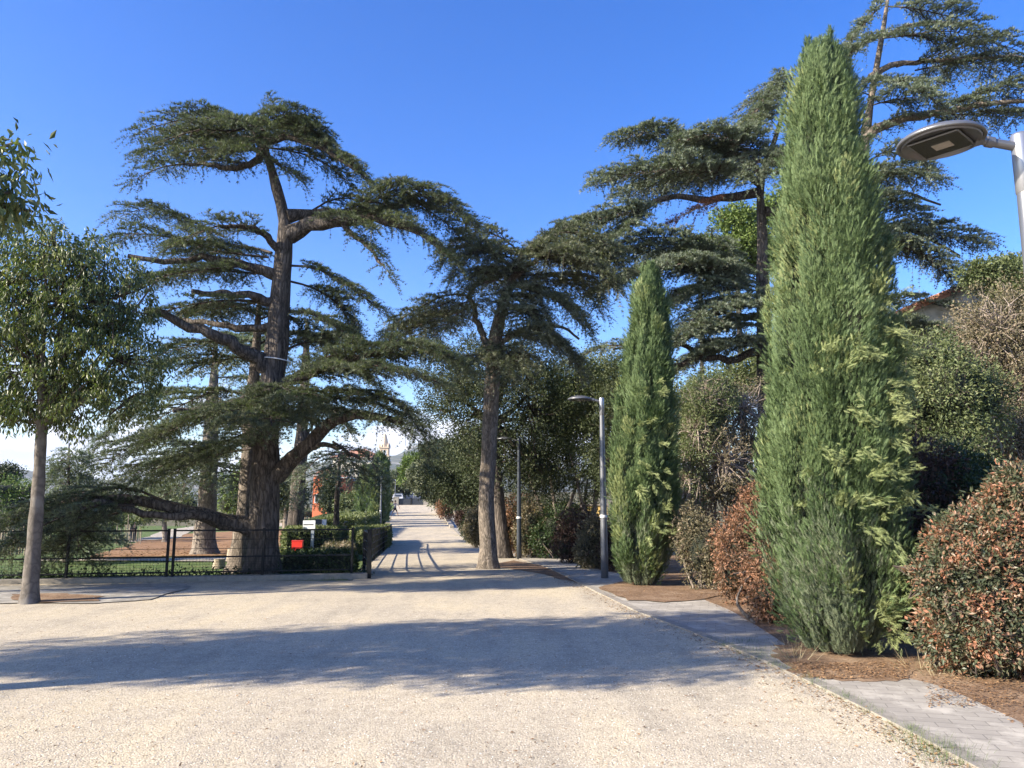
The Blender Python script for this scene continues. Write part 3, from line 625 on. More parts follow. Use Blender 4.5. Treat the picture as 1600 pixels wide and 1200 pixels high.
# ------------------------------------------------------------------ the large trees
Y0 = 17.5
cedar('cedar_tree', 'big dark old cedar with bent crown and long low limb behind the black fence', [(408, 906, Y0), (412, 840, Y0), (415, 760, Y0), (416, 690, Y0), (420, 620, Y0), (430, 560, Y0), (436, 500, Y0), (440, 430, Y0), (446, 375, Y0), (442, 330, Y0), (430, 285, Y0), (418, 245, Y0), (405, 215, Y0), (392, 195, Y0)],
      [.35, .335, .325, .315, .30, .285, .27, .25, .22, .19, .15, .12, .09, .05],
      [(.175, .05, [(405, 832, Y0), (350, 812, Y0 - .3), (300, 803, Y0 - .6), (240, 788, Y0 - .9), (190, 776, Y0 - 1.1), (130, 782, Y0 - 1.3), (60, 800, Y0 - 1.5), (0, 815, Y0 - 1.6)]),
       (.105, .04, [(345, 811, Y0 - .3), (300, 805, Y0 - .9), (255, 806, Y0 - 1.1), (205, 800, Y0 - 1.4), (160, 785, Y0 - 1.6), (110, 800, Y0 - 1.8)]),
       (.17, .075, [(428, 580, Y0), (390, 558, Y0 - .3), (350, 530, Y0 - .7), (300, 510, Y0 - 1), (262, 494, Y0 - 1.2), (225, 485, Y0 - 1.4)]),
       (.10, .05, [(435, 508, Y0), (400, 512, Y0 + .1), (350, 507, Y0 + .2), (310, 502, Y0 + .4), (280, 500, Y0 + .6)]),
       (.13, .05, [(436, 478, Y0), (395, 465, Y0 - .2), (350, 458, Y0 - .5), (300, 455, Y0 - .9)]),
       (.12, .05, [(438, 432, Y0), (395, 418, Y0 - .1), (345, 408, Y0 - .2), (300, 405, Y0 - .3), (250, 409, Y0 - .5), (200, 400, Y0 - .6)]),
       (.09, .04, [(440, 395, Y0), (425, 380, Y0 - .2), (415, 366, Y0 - .4), (385, 355, Y0 - .7), (340, 352, Y0 - 1)]),
       (.19, .05, [(452, 368, Y0), (470, 352, Y0 - .1), (510, 348, Y0 - .3), (560, 342, Y0 - .4), (610, 346, Y0 - .6), (650, 362, Y0 - .7), (690, 388, Y0 - .8)]),
       (.15, .04, [(448, 338, Y0), (480, 334, Y0 + .2), (530, 335, Y0 + .4), (580, 328, Y0 + .5), (640, 318, Y0 + .6), (705, 332, Y0 + .7)]),
       (.07, .03, [(530, 345, Y0 - .3), (545, 362, Y0 - .6), (575, 385, Y0 - .8), (600, 415, Y0 - .9)]),
       (.20, .06, [(432, 742, Y0), (460, 716, Y0 - .2), (490, 688, Y0 - .4), (512, 664, Y0 - .5), (545, 652, Y0 - .7), (590, 652, Y0 - .9), (630, 662, Y0 - 1.0)]),
       (.07, .03, [(470, 705, Y0 - .3), (500, 695, Y0 - .6), (530, 700, Y0 - .9), (560, 715, Y0 - 1.1)]),
       (.10, .04, [(415, 232, Y0), (395, 255, Y0 - .1), (370, 262, Y0 - .2), (330, 258, Y0 - .3), (295, 258, Y0 - .4)]),
       (.09, .03, [(410, 222, Y0), (440, 215, Y0 - .2), (480, 222, Y0 - .4), (520, 240, Y0 - .5), (560, 270, Y0 - .6)]),
       (.12, .05, [(425, 610, Y0), (380, 625, Y0 - .6), (330, 640, Y0 - 1.1), (270, 642, Y0 - 1.5)]),
       (.12, .05, [(440, 600, Y0), (490, 580, Y0 - .5), (550, 560, Y0 - .9), (620, 545, Y0 - 1.2)])],
      [  # top
       (.9, [(395, 196, Y0), (360, 205, Y0 - .6), (315, 202, Y0 - .9), (270, 215, Y0 - 1.1), (240, 225, Y0 - 1.2)]), (.9, [(400, 205, Y0), (440, 200, Y0 + .2), (480, 205, Y0 + .2), (512, 228, Y0 + .1)]),
       (.7, [(405, 215, Y0), (390, 222, Y0 - .9), (360, 235, Y0 - 1.6)]), (.7, [(395, 193, Y0), (370, 183, Y0 + .3), (330, 182, Y0 + .6), (290, 190, Y0 + .8)]),
       (.9, [(402, 205, Y0), (360, 192, Y0 - .3), (310, 184, Y0 - .5), (262, 192, Y0 - .6), (222, 204, Y0 - .7)]),
       (.9, [(402, 215, Y0), (350, 212, Y0 + .5), (290, 215, Y0 + .8), (232, 240, Y0 + 1)], {'layers': 2}),
       (.7, [(405, 232, Y0), (370, 236, Y0 - .8), (320, 232, Y0 - 1.3), (285, 238, Y0 - 1.6)]),
       (.62, [(330, 258, Y0 - .3), (290, 256, Y0 - .4), (250, 262, Y0 - .5), (212, 280, Y0 - .6)], {'start': .2, 'hang': .2}),
       (.9, [(398, 200, Y0), (430, 182, Y0 - .3), (465, 180, Y0 - .5), (502, 196, Y0 - .6)], {'layers': 2}),
       (.9, [(402, 208, Y0), (420, 190, Y0 + .7), (455, 190, Y0 + 1.2), (492, 212, Y0 + 1.6)]),
       (.9, [(408, 222, Y0), (450, 212, Y0 - .2), (500, 228, Y0 - .4), (548, 258, Y0 - .5), (588, 298, Y0 - .6)], {'hang': .2}),
       (.8, [(410, 230, Y0), (450, 235, Y0 + .5), (500, 250, Y0 + .7), (545, 285, Y0 + .8)], {'hang': .22}),
       (.8, [(400, 200, Y0), (380, 186, Y0 - 1.2), (370, 190, Y0 - 2.0)]), (.8, [(400, 205, Y0), (385, 200, Y0 + 1.2), (380, 215, Y0 + 2.2)]),
       (.55, [(418, 245, Y0), (440, 262, Y0 - .4), (458, 275, Y0 - .8)], {'hang': .3}), (.5, [(412, 240, Y0), (385, 255, Y0 + .3), (345, 250, Y0 + .5), (300, 252, Y0 + .6)]),
       # right, upper middle
       (.8, [(480, 334, Y0 + .2), (520, 312, Y0 + .3), (560, 312, Y0 + .4), (590, 330, Y0 + .5)]),
       (1.0, [(520, 342, Y0 - .3), (570, 320, Y0 - .5), (620, 296, Y0 - .6), (670, 300, Y0 - .7), (738, 345, Y0 - .8)], {'layers': 2, 'hang': .22}),
       (.9, [(540, 342, Y0 - .3), (600, 340, Y0 - .6), (650, 362, Y0 - .9), (697, 398, Y0 - 1.1)], {'hang': .3}),
       (.9, [(570, 330, Y0 + .4), (630, 318, Y0 + .8), (680, 335, Y0 + 1), (712, 362, Y0 + 1.2)], {'hang': .3}),
       (.45, [(535, 352, Y0 - .3), (555, 370, Y0 - .6), (582, 392, Y0 - .8), (604, 424, Y0 - .9)], {'hang': .35}),
       (.6, [(500, 350, Y0 - .2), (540, 340, Y0 - .9), (570, 352, Y0 - 1.4)], {'hang': .2}),
       # left, upper middle
       (1.0, [(430, 385, Y0 - .2), (395, 358, Y0 - .6), (350, 352, Y0 - .9), (310, 362, Y0 - 1.2), (268, 385, Y0 - 1.5)], {}),
       (.9, [(350, 370, Y0), (310, 350, Y0 + .2), (265, 330, Y0 + .4), (225, 326, Y0 + .5), (188, 338, Y0 + .6)]),
       (1.0, [(420, 402, Y0), (340, 392, Y0 - .2), (270, 372, Y0 - .4), (215, 364, Y0 - .6), (165, 374, Y0 - .8)], {}),
       (.9, [(425, 395, Y0), (380, 385, Y0 + .8), (330, 388, Y0 + 1.3), (280, 400, Y0 + 1.8)], {}),
       (.9, [(430, 430, Y0), (370, 425, Y0 + .4), (310, 425, Y0 + .8), (240, 440, Y0 + 1)], {}),
       (1.0, [(400, 415, Y0), (330, 420, Y0 - .8), (260, 430, Y0 - 1.2), (200, 455, Y0 - 1.5)], {}),
       (.8, [(400, 470, Y0), (340, 470, Y0 - .6), (280, 480, Y0 - 1), (220, 500, Y0 - 1.3)], {}),
       (1.0, [(420, 470, Y0), (370, 478, Y0 + .8), (300, 488, Y0 + 1.4)], {}),
       (1.0, [(400, 545, Y0), (340, 535, Y0 + .6), (280, 545, Y0 + 1), (220, 565, Y0 + 1.2)], {}),
       # right, middle
       (.9, [(452, 415, Y0), (490, 418, Y0 - .1), (530, 438, Y0 - .2), (565, 462, Y0 - .3), (600, 490, Y0 - .4)], {'hang': .25}),
       (.8, [(455, 440, Y0), (490, 450, Y0 + .4), (530, 478, Y0 + .6), (552, 522, Y0 + .7)], {'layers': 2, 'hang': .25}),
       (.8, [(452, 485, Y0), (490, 492, Y0 - .3), (525, 510, Y0 - .5), (550, 530, Y0 - .6)], {'hang': .2}),
       (1.1, [(450, 545, Y0), (490, 530, Y0 + .4), (530, 525, Y0 + .8), (560, 535, Y0 + 1.0)], {'layers': 2}),
       # the broad bough to the right
       (1.2, [(450, 590, Y0), (500, 562, Y0 - .5), (560, 545, Y0 - .8), (620, 535, Y0 - 1), (675, 540, Y0 - 1.2), (715, 562, Y0 - 1.4)], {'layers': 2}),
       (1.1, [(460, 600, Y0), (520, 575, Y0 - 1.2), (580, 570, Y0 - 1.8), (640, 580, Y0 - 2.2), (690, 600, Y0 - 2.4)], {'hang': .25}),
       (1.0, [(450, 620, Y0), (510, 610, Y0 - .5), (570, 612, Y0 - .7), (620, 630, Y0 - .8), (668, 690, Y0 - .9)], {'layers': 2, 'hang': .25}),
       (.9, [(455, 650, Y0), (500, 640, Y0 - .4), (560, 645, Y0 - .8), (610, 665, Y0 - 1.0)], {'hang': .25}),
       (.7, [(520, 690, Y0 - .6), (540, 705, Y0 - .9), (555, 735, Y0 - 1.0)], {'hang': .5, 'thin': .5}),
       # in front of the trunk, low
       (1.0, [(425, 600, Y0 - .3), (440, 605, Y0 - 1.4), (470, 625, Y0 - 2.4)], {'layers': 2}),
       (1.0, [(420, 625, Y0 - .3), (390, 632, Y0 - 1.4), (370, 655, Y0 - 2.6)], {'layers': 2}),
       (1.1, [(415, 635, Y0 - .3), (420, 640, Y0 - 1.6), (425, 665, Y0 - 2.8)], {'layers': 1}),
       (1.1, [(410, 620, Y0), (350, 635, Y0 - .8), (290, 655, Y0 - 1.2), (230, 690, Y0 - 1.4)], {'layers': 2}),
       (1.0, [(405, 670, Y0), (350, 690, Y0 - .6), (280, 715, Y0 - .9), (220, 745, Y0 - 1)], {'layers': 2}),
       (.9, [(400, 700, Y0 + .3), (340, 710, Y0 + .6), (280, 735, Y0 + .8), (230, 760, Y0 + 1)], {'layers': 1}),
       # low limb foliage
       (1.0, [(260, 785, Y0 - .9), (200, 762, Y0 - 1.1), (130, 770, Y0 - 1.3), (50, 795, Y0 - 1.5), (-40, 825, Y0 - 1.7)], {'layers': 2, 'hang': .3}),
       (1.0, [(210, 790, Y0 - 1.3), (150, 790, Y0 - 1.9), (80, 815, Y0 - 2.2), (10, 850, Y0 - 2.3)], {'layers': 2, 'hang': .4}),
       (.8, [(200, 795, Y0 - 1), (150, 815, Y0 - .8), (110, 850, Y0 - .7), (80, 885, Y0 - .6)], {'layers': 2, 'hang': .4}),
       (.6, [(140, 800, Y0 - 1.3), (120, 840, Y0 - 1.2), (140, 875, Y0 - 1.2)], {'hang': .4})],
      q=1.3, seed=21, seg=22, rough=.12)
# the pale strap round its trunk
sp_ = P(432, 563, Y0); rt = [o for o in COL.objects if o.name == 'cedar_tree'][0]
b = MB(); an = np.linspace(0, 2 * math.pi, 28); b.tube(np.stack([sp_[0] + .325 * np.cos(an), sp_[1] + .325 * np.sin(an), sp_[2] - .04 * np.cos(an)], 1), .014, 5, cap=False); b.build('strap', M['white'], rt)
YB = 18.9
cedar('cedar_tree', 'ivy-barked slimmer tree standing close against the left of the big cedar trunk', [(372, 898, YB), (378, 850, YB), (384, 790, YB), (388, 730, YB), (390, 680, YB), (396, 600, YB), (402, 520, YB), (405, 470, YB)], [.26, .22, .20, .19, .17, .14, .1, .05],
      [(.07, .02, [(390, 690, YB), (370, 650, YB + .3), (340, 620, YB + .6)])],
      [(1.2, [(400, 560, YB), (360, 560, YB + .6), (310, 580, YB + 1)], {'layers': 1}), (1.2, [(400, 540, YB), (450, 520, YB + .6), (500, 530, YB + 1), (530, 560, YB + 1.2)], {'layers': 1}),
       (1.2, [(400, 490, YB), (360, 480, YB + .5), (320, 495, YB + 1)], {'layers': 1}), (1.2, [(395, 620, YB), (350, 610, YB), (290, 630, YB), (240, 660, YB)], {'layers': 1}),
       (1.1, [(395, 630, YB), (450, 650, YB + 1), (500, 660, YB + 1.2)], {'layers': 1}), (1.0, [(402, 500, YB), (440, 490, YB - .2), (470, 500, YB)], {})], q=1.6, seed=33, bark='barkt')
YC = 30.0
cedar('cedar_tree', 'soft grey-green cedar in the park with pale thick trunk on the leaf litter', [(320, 860, YC), (322, 800, YC), (326, 740, YC), (330, 660, YC), (335, 580, YC), (338, 520, YC)], [.42, .36, .32, .26, .16, .06],
      [(.1, .03, [(326, 720, YC), (280, 690, YC - .5), (240, 680, YC - 1)])],
      [(2.0, [(326, 560, YC), (280, 560, YC - .6), (230, 590, YC - 1)], {'hang': .3}), (2.0, [(330, 540, YC), (380, 530, YC - 1), (430, 560, YC - 1.5)], {'hang': .3}),
       (2.1, [(325, 620, YC), (270, 610, YC - 1), (210, 640, YC - 1.5), (160, 690, YC - 2)], {'hang': .3}), (2.0, [(325, 660, YC), (260, 670, YC), (200, 700, YC), (140, 745, YC)], {'hang': .3}),
       (1.8, [(325, 690, YC), (300, 700, YC - 2), (270, 740, YC - 3)], {'hang': .3}), (2.0, [(328, 640, YC), (370, 650, YC - 1.5), (400, 690, YC - 2)], {'hang': .3}),
       (1.6, [(325, 710, YC), (250, 722, YC + 1), (190, 752, YC + 1)], {'hang': .3}), (1.6, [(325, 735, YC), (290, 755, YC - 1), (240, 785, YC - 1.4)], {'hang': .3}), (1.5, [(328, 715, YC), (360, 740, YC - 1), (380, 780, YC - 1.5)], {'hang': .3}),
       (1.6, [(330, 590, YC), (390, 590, YC + 1), (450, 610, YC + 1.5)], {'hang': .3})], leaf='cedarb', bark='barkg', q=2.1, seed=41)
YD = 38.0
cedar('cedar_tree', 'tall dark straight-trunked cedar in the park right of the big cedar', [(461, 822, YD), (464, 770, YD), (470, 700, YD), (474, 640, YD), (478, 560, YD), (480, 500, YD)], [.42, .36, .33, .28, .2, .08],
      [(.12, .04, [(470, 700, YD), (490, 660, YD), (500, 630, YD)])],
      [(2.4, [(478, 520, YD), (430, 520, YD), (380, 545, YD)], {'layers': 1}), (2.4, [(478, 500, YD), (510, 500, YD), (545, 535, YD)], {'hang': .2}),
       (2.3, [(476, 570, YD), (530, 560, YD), (580, 600, YD)], {'hang': .2}), (2.3, [(476, 590, YD), (430, 600, YD), (370, 640, YD)], {'hang': .2}),
       (2.0, [(474, 630, YD), (510, 640, YD), (540, 668, YD)], {'layers': 1, 'hang': .2}), (2.0, [(470, 670, YD), (440, 660, YD), (400, 690, YD)], {'hang': .2})], leaf='cedar', q=2.6, seed=43)
YE = 33.0
cedar('weeping_cedar', 'small weeping cedar with drooping crown in front of the orange house', [(527, 806, YE), (527, 770, YE), (530, 730, YE), (533, 705, YE)], [.14, .12, .09, .05], [],
      [(1.0, [(533, 706, YE), (505, 712, YE), (478, 735, YE), (462, 772, YE)], {'layers': 1, 'hang': .7, 'thin': .7}), (1.0, [(533, 704, YE), (560, 704, YE), (582, 724, YE), (596, 765, YE)], {'layers': 1, 'hang': .7, 'thin': .7}),
       (1.1, [(533, 706, YE), (528, 715, YE - 1.2), (520, 745, YE - 2)], {'layers': 1, 'hang': .7, 'thin': .7}), (1.1, [(533, 706, YE), (548, 712, YE + 1), (555, 745, YE + 1.8)], {'layers': 1, 'hang': .7, 'thin': .7}),
       (.9, [(530, 720, YE), (500, 740, YE - .6), (485, 785, YE - 1)], {'layers': 1, 'hang': .7, 'thin': .7}), (.9, [(530, 718, YE), (555, 735, YE - .6), (570, 775, YE - 1)], {'layers': 1, 'hang': .7, 'thin': .7})], leaf='cedarb', q=2.1, seed=47)
YF = 24.0
rngf = np.random.RandomState(5); sps = []
for i in range(34):
    v = 702 + i * 4.6; w = 10 + i * 1.95; a = rngf.uniform(0, 6.28); u0 = 107 + i * .1
    sps.append((.35 + i * .012, [(u0, v, YF), (u0 + math.cos(a) * w * .6, v - 2, YF + math.sin(a) * w * .6 / 50), (u0 + math.cos(a) * w, v + 6, YF + math.sin(a) * w / 50)], {'start': .1}))
cedar('young_cedar', 'young cone-shaped pale cedar behind the black fence at the left', [(106, 890, YF), (107, 800, YF), (107, 735, YF), (108, 692, YF)], [.12, .09, .05, .015], [], sps, leaf='cedarb', q=1.5, seed=51)

# centre
YM = 20.5
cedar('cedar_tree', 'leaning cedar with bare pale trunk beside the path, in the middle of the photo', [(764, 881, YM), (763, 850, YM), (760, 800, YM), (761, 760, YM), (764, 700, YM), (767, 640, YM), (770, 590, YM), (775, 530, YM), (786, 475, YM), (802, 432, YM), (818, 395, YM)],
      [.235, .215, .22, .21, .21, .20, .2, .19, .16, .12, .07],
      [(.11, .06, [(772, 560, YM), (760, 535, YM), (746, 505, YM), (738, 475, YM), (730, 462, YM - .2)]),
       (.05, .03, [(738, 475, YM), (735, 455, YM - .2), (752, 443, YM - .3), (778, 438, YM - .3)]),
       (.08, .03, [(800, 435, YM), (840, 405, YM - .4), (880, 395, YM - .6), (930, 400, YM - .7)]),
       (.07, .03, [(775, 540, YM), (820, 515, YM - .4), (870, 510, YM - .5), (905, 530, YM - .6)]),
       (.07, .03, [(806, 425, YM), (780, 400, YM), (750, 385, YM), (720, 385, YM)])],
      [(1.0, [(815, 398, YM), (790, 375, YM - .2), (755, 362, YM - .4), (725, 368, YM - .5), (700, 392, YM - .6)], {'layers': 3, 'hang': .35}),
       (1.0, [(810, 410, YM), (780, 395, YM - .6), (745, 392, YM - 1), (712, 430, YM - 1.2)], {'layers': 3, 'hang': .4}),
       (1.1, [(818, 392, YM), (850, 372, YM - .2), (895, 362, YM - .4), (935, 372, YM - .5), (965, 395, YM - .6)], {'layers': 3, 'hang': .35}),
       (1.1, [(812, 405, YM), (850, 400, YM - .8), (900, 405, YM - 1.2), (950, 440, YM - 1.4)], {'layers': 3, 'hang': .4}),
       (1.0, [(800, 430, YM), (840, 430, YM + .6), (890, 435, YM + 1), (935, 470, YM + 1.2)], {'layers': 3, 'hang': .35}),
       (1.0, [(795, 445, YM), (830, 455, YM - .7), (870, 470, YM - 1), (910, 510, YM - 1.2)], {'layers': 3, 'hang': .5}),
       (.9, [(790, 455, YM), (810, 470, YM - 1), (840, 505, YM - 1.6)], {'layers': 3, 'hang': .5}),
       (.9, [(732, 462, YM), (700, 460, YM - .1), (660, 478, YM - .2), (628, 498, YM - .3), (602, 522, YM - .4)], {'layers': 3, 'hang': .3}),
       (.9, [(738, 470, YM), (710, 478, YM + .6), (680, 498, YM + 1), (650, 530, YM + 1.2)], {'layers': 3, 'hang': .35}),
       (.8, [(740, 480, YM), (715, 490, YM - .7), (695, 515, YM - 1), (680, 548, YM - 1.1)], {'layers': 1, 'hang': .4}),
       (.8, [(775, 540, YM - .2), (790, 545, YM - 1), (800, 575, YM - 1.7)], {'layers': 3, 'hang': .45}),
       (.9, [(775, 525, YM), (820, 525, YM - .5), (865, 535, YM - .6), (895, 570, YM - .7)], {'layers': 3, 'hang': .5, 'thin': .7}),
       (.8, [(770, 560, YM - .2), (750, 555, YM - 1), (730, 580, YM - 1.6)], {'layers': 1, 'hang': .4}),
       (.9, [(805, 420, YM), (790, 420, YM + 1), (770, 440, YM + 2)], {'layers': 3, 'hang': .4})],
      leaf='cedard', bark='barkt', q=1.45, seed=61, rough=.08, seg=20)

# right
YR = 27.0
cedar('blue_cedar', 'wide blue-grey cedar with flat spreading boughs behind the large cypress', [(1200, 800, YR), (1198, 640, YR), (1194, 520, YR), (1192, 420, YR), (1190, 350, YR), (1188, 300, YR), (1192, 270, YR), (1205, 235, YR), (1218, 195, YR), (1230, 150, YR), (1238, 118, YR)],
      [.42, .38, .34, .31, .28, .26, .2, .15, .11, .07, .03],
      [(.17, .05, [(1186, 300, YR), (1150, 308, YR - .3), (1100, 312, YR - .5), (1050, 308, YR - .8), (1010, 322, YR - 1), (985, 345, YR - 1.1)]),
       (.13, .04, [(1188, 288, YR), (1160, 270, YR - .4), (1120, 262, YR - .8), (1070, 258, YR - 1.2), (1020, 262, YR - 1.5)]),
       (.14, .04, [(1192, 275, YR), (1150, 240, YR), (1110, 225, YR + .4), (1050, 215, YR + .6)]),
       (.15, .04, [(1195, 330, YR), (1260, 330, YR), (1330, 310, YR), (1400, 300, YR), (1470, 320, YR)]),
       (.15, .04, [(1192, 420, YR), (1260, 390, YR), (1340, 360, YR - .4), (1420, 360, YR - .7), (1500, 400, YR - 1)]),
       (.16, .05, [(1194, 545, YR), (1150, 560, YR - .4), (1100, 560, YR - .9), (1060, 568, YR - 1.3), (1000, 595, YR - 1.6)]),
       (.10, .03, [(1194, 500, YR), (1140, 490, YR - .5), (1090, 495, YR - 1)]),
       (.10, .03, [(1100, 560, YR - .9), (1070, 540, YR - 1.2), (1040, 540, YR - 1.4), (960, 545, YR - 1.6)])],
      [  # left top
       (1.6, [(1190, 285, YR), (1140, 250, YR), (1080, 225, YR), (1020, 205, YR), (970, 215, YR)], {'layers': 2}),
       (1.5, [(1180, 285, YR), (1120, 262, YR - .8), (1060, 255, YR - 1.4), (1000, 260, YR - 1.8), (935, 275, YR - 2)], {'layers': 2}),
       (1.5, [(1150, 270, YR), (1100, 270, YR + 1), (1040, 285, YR + 1.5), (970, 300, YR + 2)], {'layers': 2}),
       (1.4, [(1200, 250, YR), (1170, 225, YR - 1), (1120, 210, YR - 1.6), (1060, 215, YR - 2)], {'layers': 2}),
       (1.2, [(1215, 200, YR), (1195, 178, YR - .3), (1180, 190, YR - .6), (1160, 215, YR - .8)], {'layers': 2}),
       (1.3, [(1225, 160, YR), (1205, 145, YR - .3), (1185, 170, YR - .5), (1170, 200, YR - .7)], {'layers': 2}),
       (1.1, [(1236, 122, YR), (1215, 125, YR - .3), (1200, 150, YR - .5)], {'layers': 2}), (1.1, [(1236, 122, YR), (1260, 130, YR - .3), (1280, 160, YR - .5)], {'layers': 1}),
       (1.3, [(1200, 235, YR), (1230, 240, YR - 1.2), (1240, 270, YR - 2)], {'layers': 2}), (1.3, [(1198, 245, YR), (1190, 240, YR - 1.4), (1180, 270, YR - 2.4)], {'layers': 2}),
       # left bough
       (1.4, [(1050, 310, YR - .8), (1000, 325, YR - 1), (950, 335, YR - 1.2), (890, 352, YR - 1.4), (840, 385, YR - 1.6)], {'layers': 2, 'hang': .25}),
       (1.3, [(1010, 322, YR - 1), (990, 345, YR - 1.4), (960, 370, YR - 1.8), (920, 400, YR - 2)], {'layers': 2, 'hang': .3}),
       (1.5, [(1190, 440, YR), (1140, 420, YR + 1), (1080, 400, YR + 1.6), (1010, 395, YR + 2)], {'layers': 2, 'hang': .2}),
       (1.5, [(1190, 520, YR), (1140, 540, YR + .5), (1090, 560, YR + .8), (1040, 590, YR + 1)], {'layers': 2}),
       (1.5, [(1185, 420, YR), (1130, 392, YR - .6), (1060, 372, YR - 1), (1000, 372, YR - 1.4), (930, 395, YR - 1.8)], {'layers': 2, 'hang': .25}),
       (1.5, [(1185, 430, YR), (1120, 415, YR - 1.4), (1060, 408, YR - 2.2), (1000, 420, YR - 2.8), (940, 450, YR - 3)], {'layers': 2, 'hang': .35}),
       (1.5, [(1185, 450, YR), (1130, 440, YR - 1), (1080, 450, YR - 1.6), (1040, 480, YR - 2)], {'layers': 2, 'hang': .25}),
       (1.6, [(1190, 470, YR), (1150, 465, YR - 1.6), (1110, 480, YR - 2.6), (1070, 510, YR - 3)], {'layers': 2, 'hang': .2}),
       (1.5, [(1190, 500, YR), (1140, 500, YR - .8), (1090, 510, YR - 1.4), (1040, 530, YR - 1.8)], {'layers': 2, 'hang': .2}),
       (1.4, [(1190, 540, YR), (1150, 530, YR - 1.6), (1110, 540, YR - 2.4)], {'layers': 2}),
       (1.0, [(1060, 565, YR - 1.3), (1010, 545, YR - 1.5), (950, 540, YR - 1.7), (900, 560, YR - 1.8)], {'hang': .4, 'thin': .6}),
       # right
       (1.5, [(1200, 330, YR), (1280, 300, YR), (1340, 275, YR), (1400, 262, YR), (1452, 272, YR)], {'layers': 2}),
       (1.4, [(1240, 330, YR), (1320, 325, YR - .8), (1380, 310, YR - 1.2), (1430, 325, YR - 1.5)], {'layers': 2, 'hang': .2}),
       (1.5, [(1240, 400, YR), (1340, 365, YR - .6), (1420, 352, YR - 1), (1480, 360, YR - 1.2), (1532, 372, YR - 1.4)], {'layers': 2, 'hang': .15}),
       (1.4, [(1300, 385, YR), (1380, 375, YR - 1.4), (1440, 395, YR - 1.8), (1500, 440, YR - 2)], {'layers': 2, 'hang': .3}),
       (1.4, [(1250, 470, YR), (1340, 465, YR - .6), (1420, 470, YR - 1), (1480, 478, YR - 1.2)], {'layers': 1, 'hang': .1}),
       (1.4, [(1250, 500, YR), (1350, 500, YR - 1), (1430, 505, YR - 1.6), (1490, 520, YR - 2)], {'layers': 2, 'hang': .1}),
       (1.4, [(1240, 520, YR), (1340, 530, YR - 1.6), (1420, 545, YR - 2.4)], {'layers': 2})],
      leaf='cedarb', bark='barkc', q=1.75, seed=71, hang=.14)
# the browned dead spray hanging under the left bough
rb = [o for o in COL.objects if o.name == 'blue_cedar'][0]
b = MB(); rngd = np.random.RandomState(8); spray(b, [P(1140, 312, YR - .3), P(1110, 318, YR - .6), P(1080, 330, YR - .9), P(1050, 345, YR - 1.1)], .8, 1.7, rngd, hang=.5, thin=.6, lm=0, wm=1); b.build('dead_bough', [M['rust'], M['drytwig']], rb)
YT = 24.0
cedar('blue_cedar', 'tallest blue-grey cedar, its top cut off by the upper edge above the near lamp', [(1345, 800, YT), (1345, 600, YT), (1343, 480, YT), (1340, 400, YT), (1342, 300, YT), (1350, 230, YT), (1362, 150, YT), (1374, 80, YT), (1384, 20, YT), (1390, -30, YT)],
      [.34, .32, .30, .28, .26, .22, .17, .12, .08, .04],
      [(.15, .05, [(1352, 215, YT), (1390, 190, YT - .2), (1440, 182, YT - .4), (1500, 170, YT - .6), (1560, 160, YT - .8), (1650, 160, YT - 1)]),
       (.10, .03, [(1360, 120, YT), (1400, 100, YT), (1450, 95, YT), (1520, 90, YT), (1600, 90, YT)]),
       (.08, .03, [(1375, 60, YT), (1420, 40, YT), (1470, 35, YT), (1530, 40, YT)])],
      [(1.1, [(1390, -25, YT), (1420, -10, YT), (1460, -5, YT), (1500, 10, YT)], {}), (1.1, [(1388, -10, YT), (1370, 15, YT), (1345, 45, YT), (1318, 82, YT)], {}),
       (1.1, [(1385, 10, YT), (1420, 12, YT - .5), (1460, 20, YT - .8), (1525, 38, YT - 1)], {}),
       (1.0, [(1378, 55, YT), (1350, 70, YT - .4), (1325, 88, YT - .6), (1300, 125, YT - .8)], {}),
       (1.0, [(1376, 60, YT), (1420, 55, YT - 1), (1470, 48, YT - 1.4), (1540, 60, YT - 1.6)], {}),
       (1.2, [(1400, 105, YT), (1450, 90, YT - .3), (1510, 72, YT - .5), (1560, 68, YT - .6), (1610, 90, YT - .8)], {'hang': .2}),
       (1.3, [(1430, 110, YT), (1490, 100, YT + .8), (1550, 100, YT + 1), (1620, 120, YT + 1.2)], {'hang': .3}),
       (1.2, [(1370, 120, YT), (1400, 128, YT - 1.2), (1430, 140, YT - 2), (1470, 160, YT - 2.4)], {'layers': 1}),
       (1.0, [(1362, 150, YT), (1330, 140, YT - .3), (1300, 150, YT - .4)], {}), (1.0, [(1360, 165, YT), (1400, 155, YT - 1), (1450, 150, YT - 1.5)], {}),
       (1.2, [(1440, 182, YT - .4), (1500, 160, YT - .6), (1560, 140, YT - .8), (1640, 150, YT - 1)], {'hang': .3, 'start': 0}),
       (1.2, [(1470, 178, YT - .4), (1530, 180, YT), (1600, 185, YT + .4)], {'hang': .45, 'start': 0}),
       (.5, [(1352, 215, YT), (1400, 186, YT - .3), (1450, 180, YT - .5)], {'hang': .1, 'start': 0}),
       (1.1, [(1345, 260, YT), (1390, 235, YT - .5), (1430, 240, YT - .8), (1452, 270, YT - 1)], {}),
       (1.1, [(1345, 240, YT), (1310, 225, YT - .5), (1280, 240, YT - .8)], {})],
      leaf='cedarb', bark='barkt', q=1.6, seed=75, hang=.14)

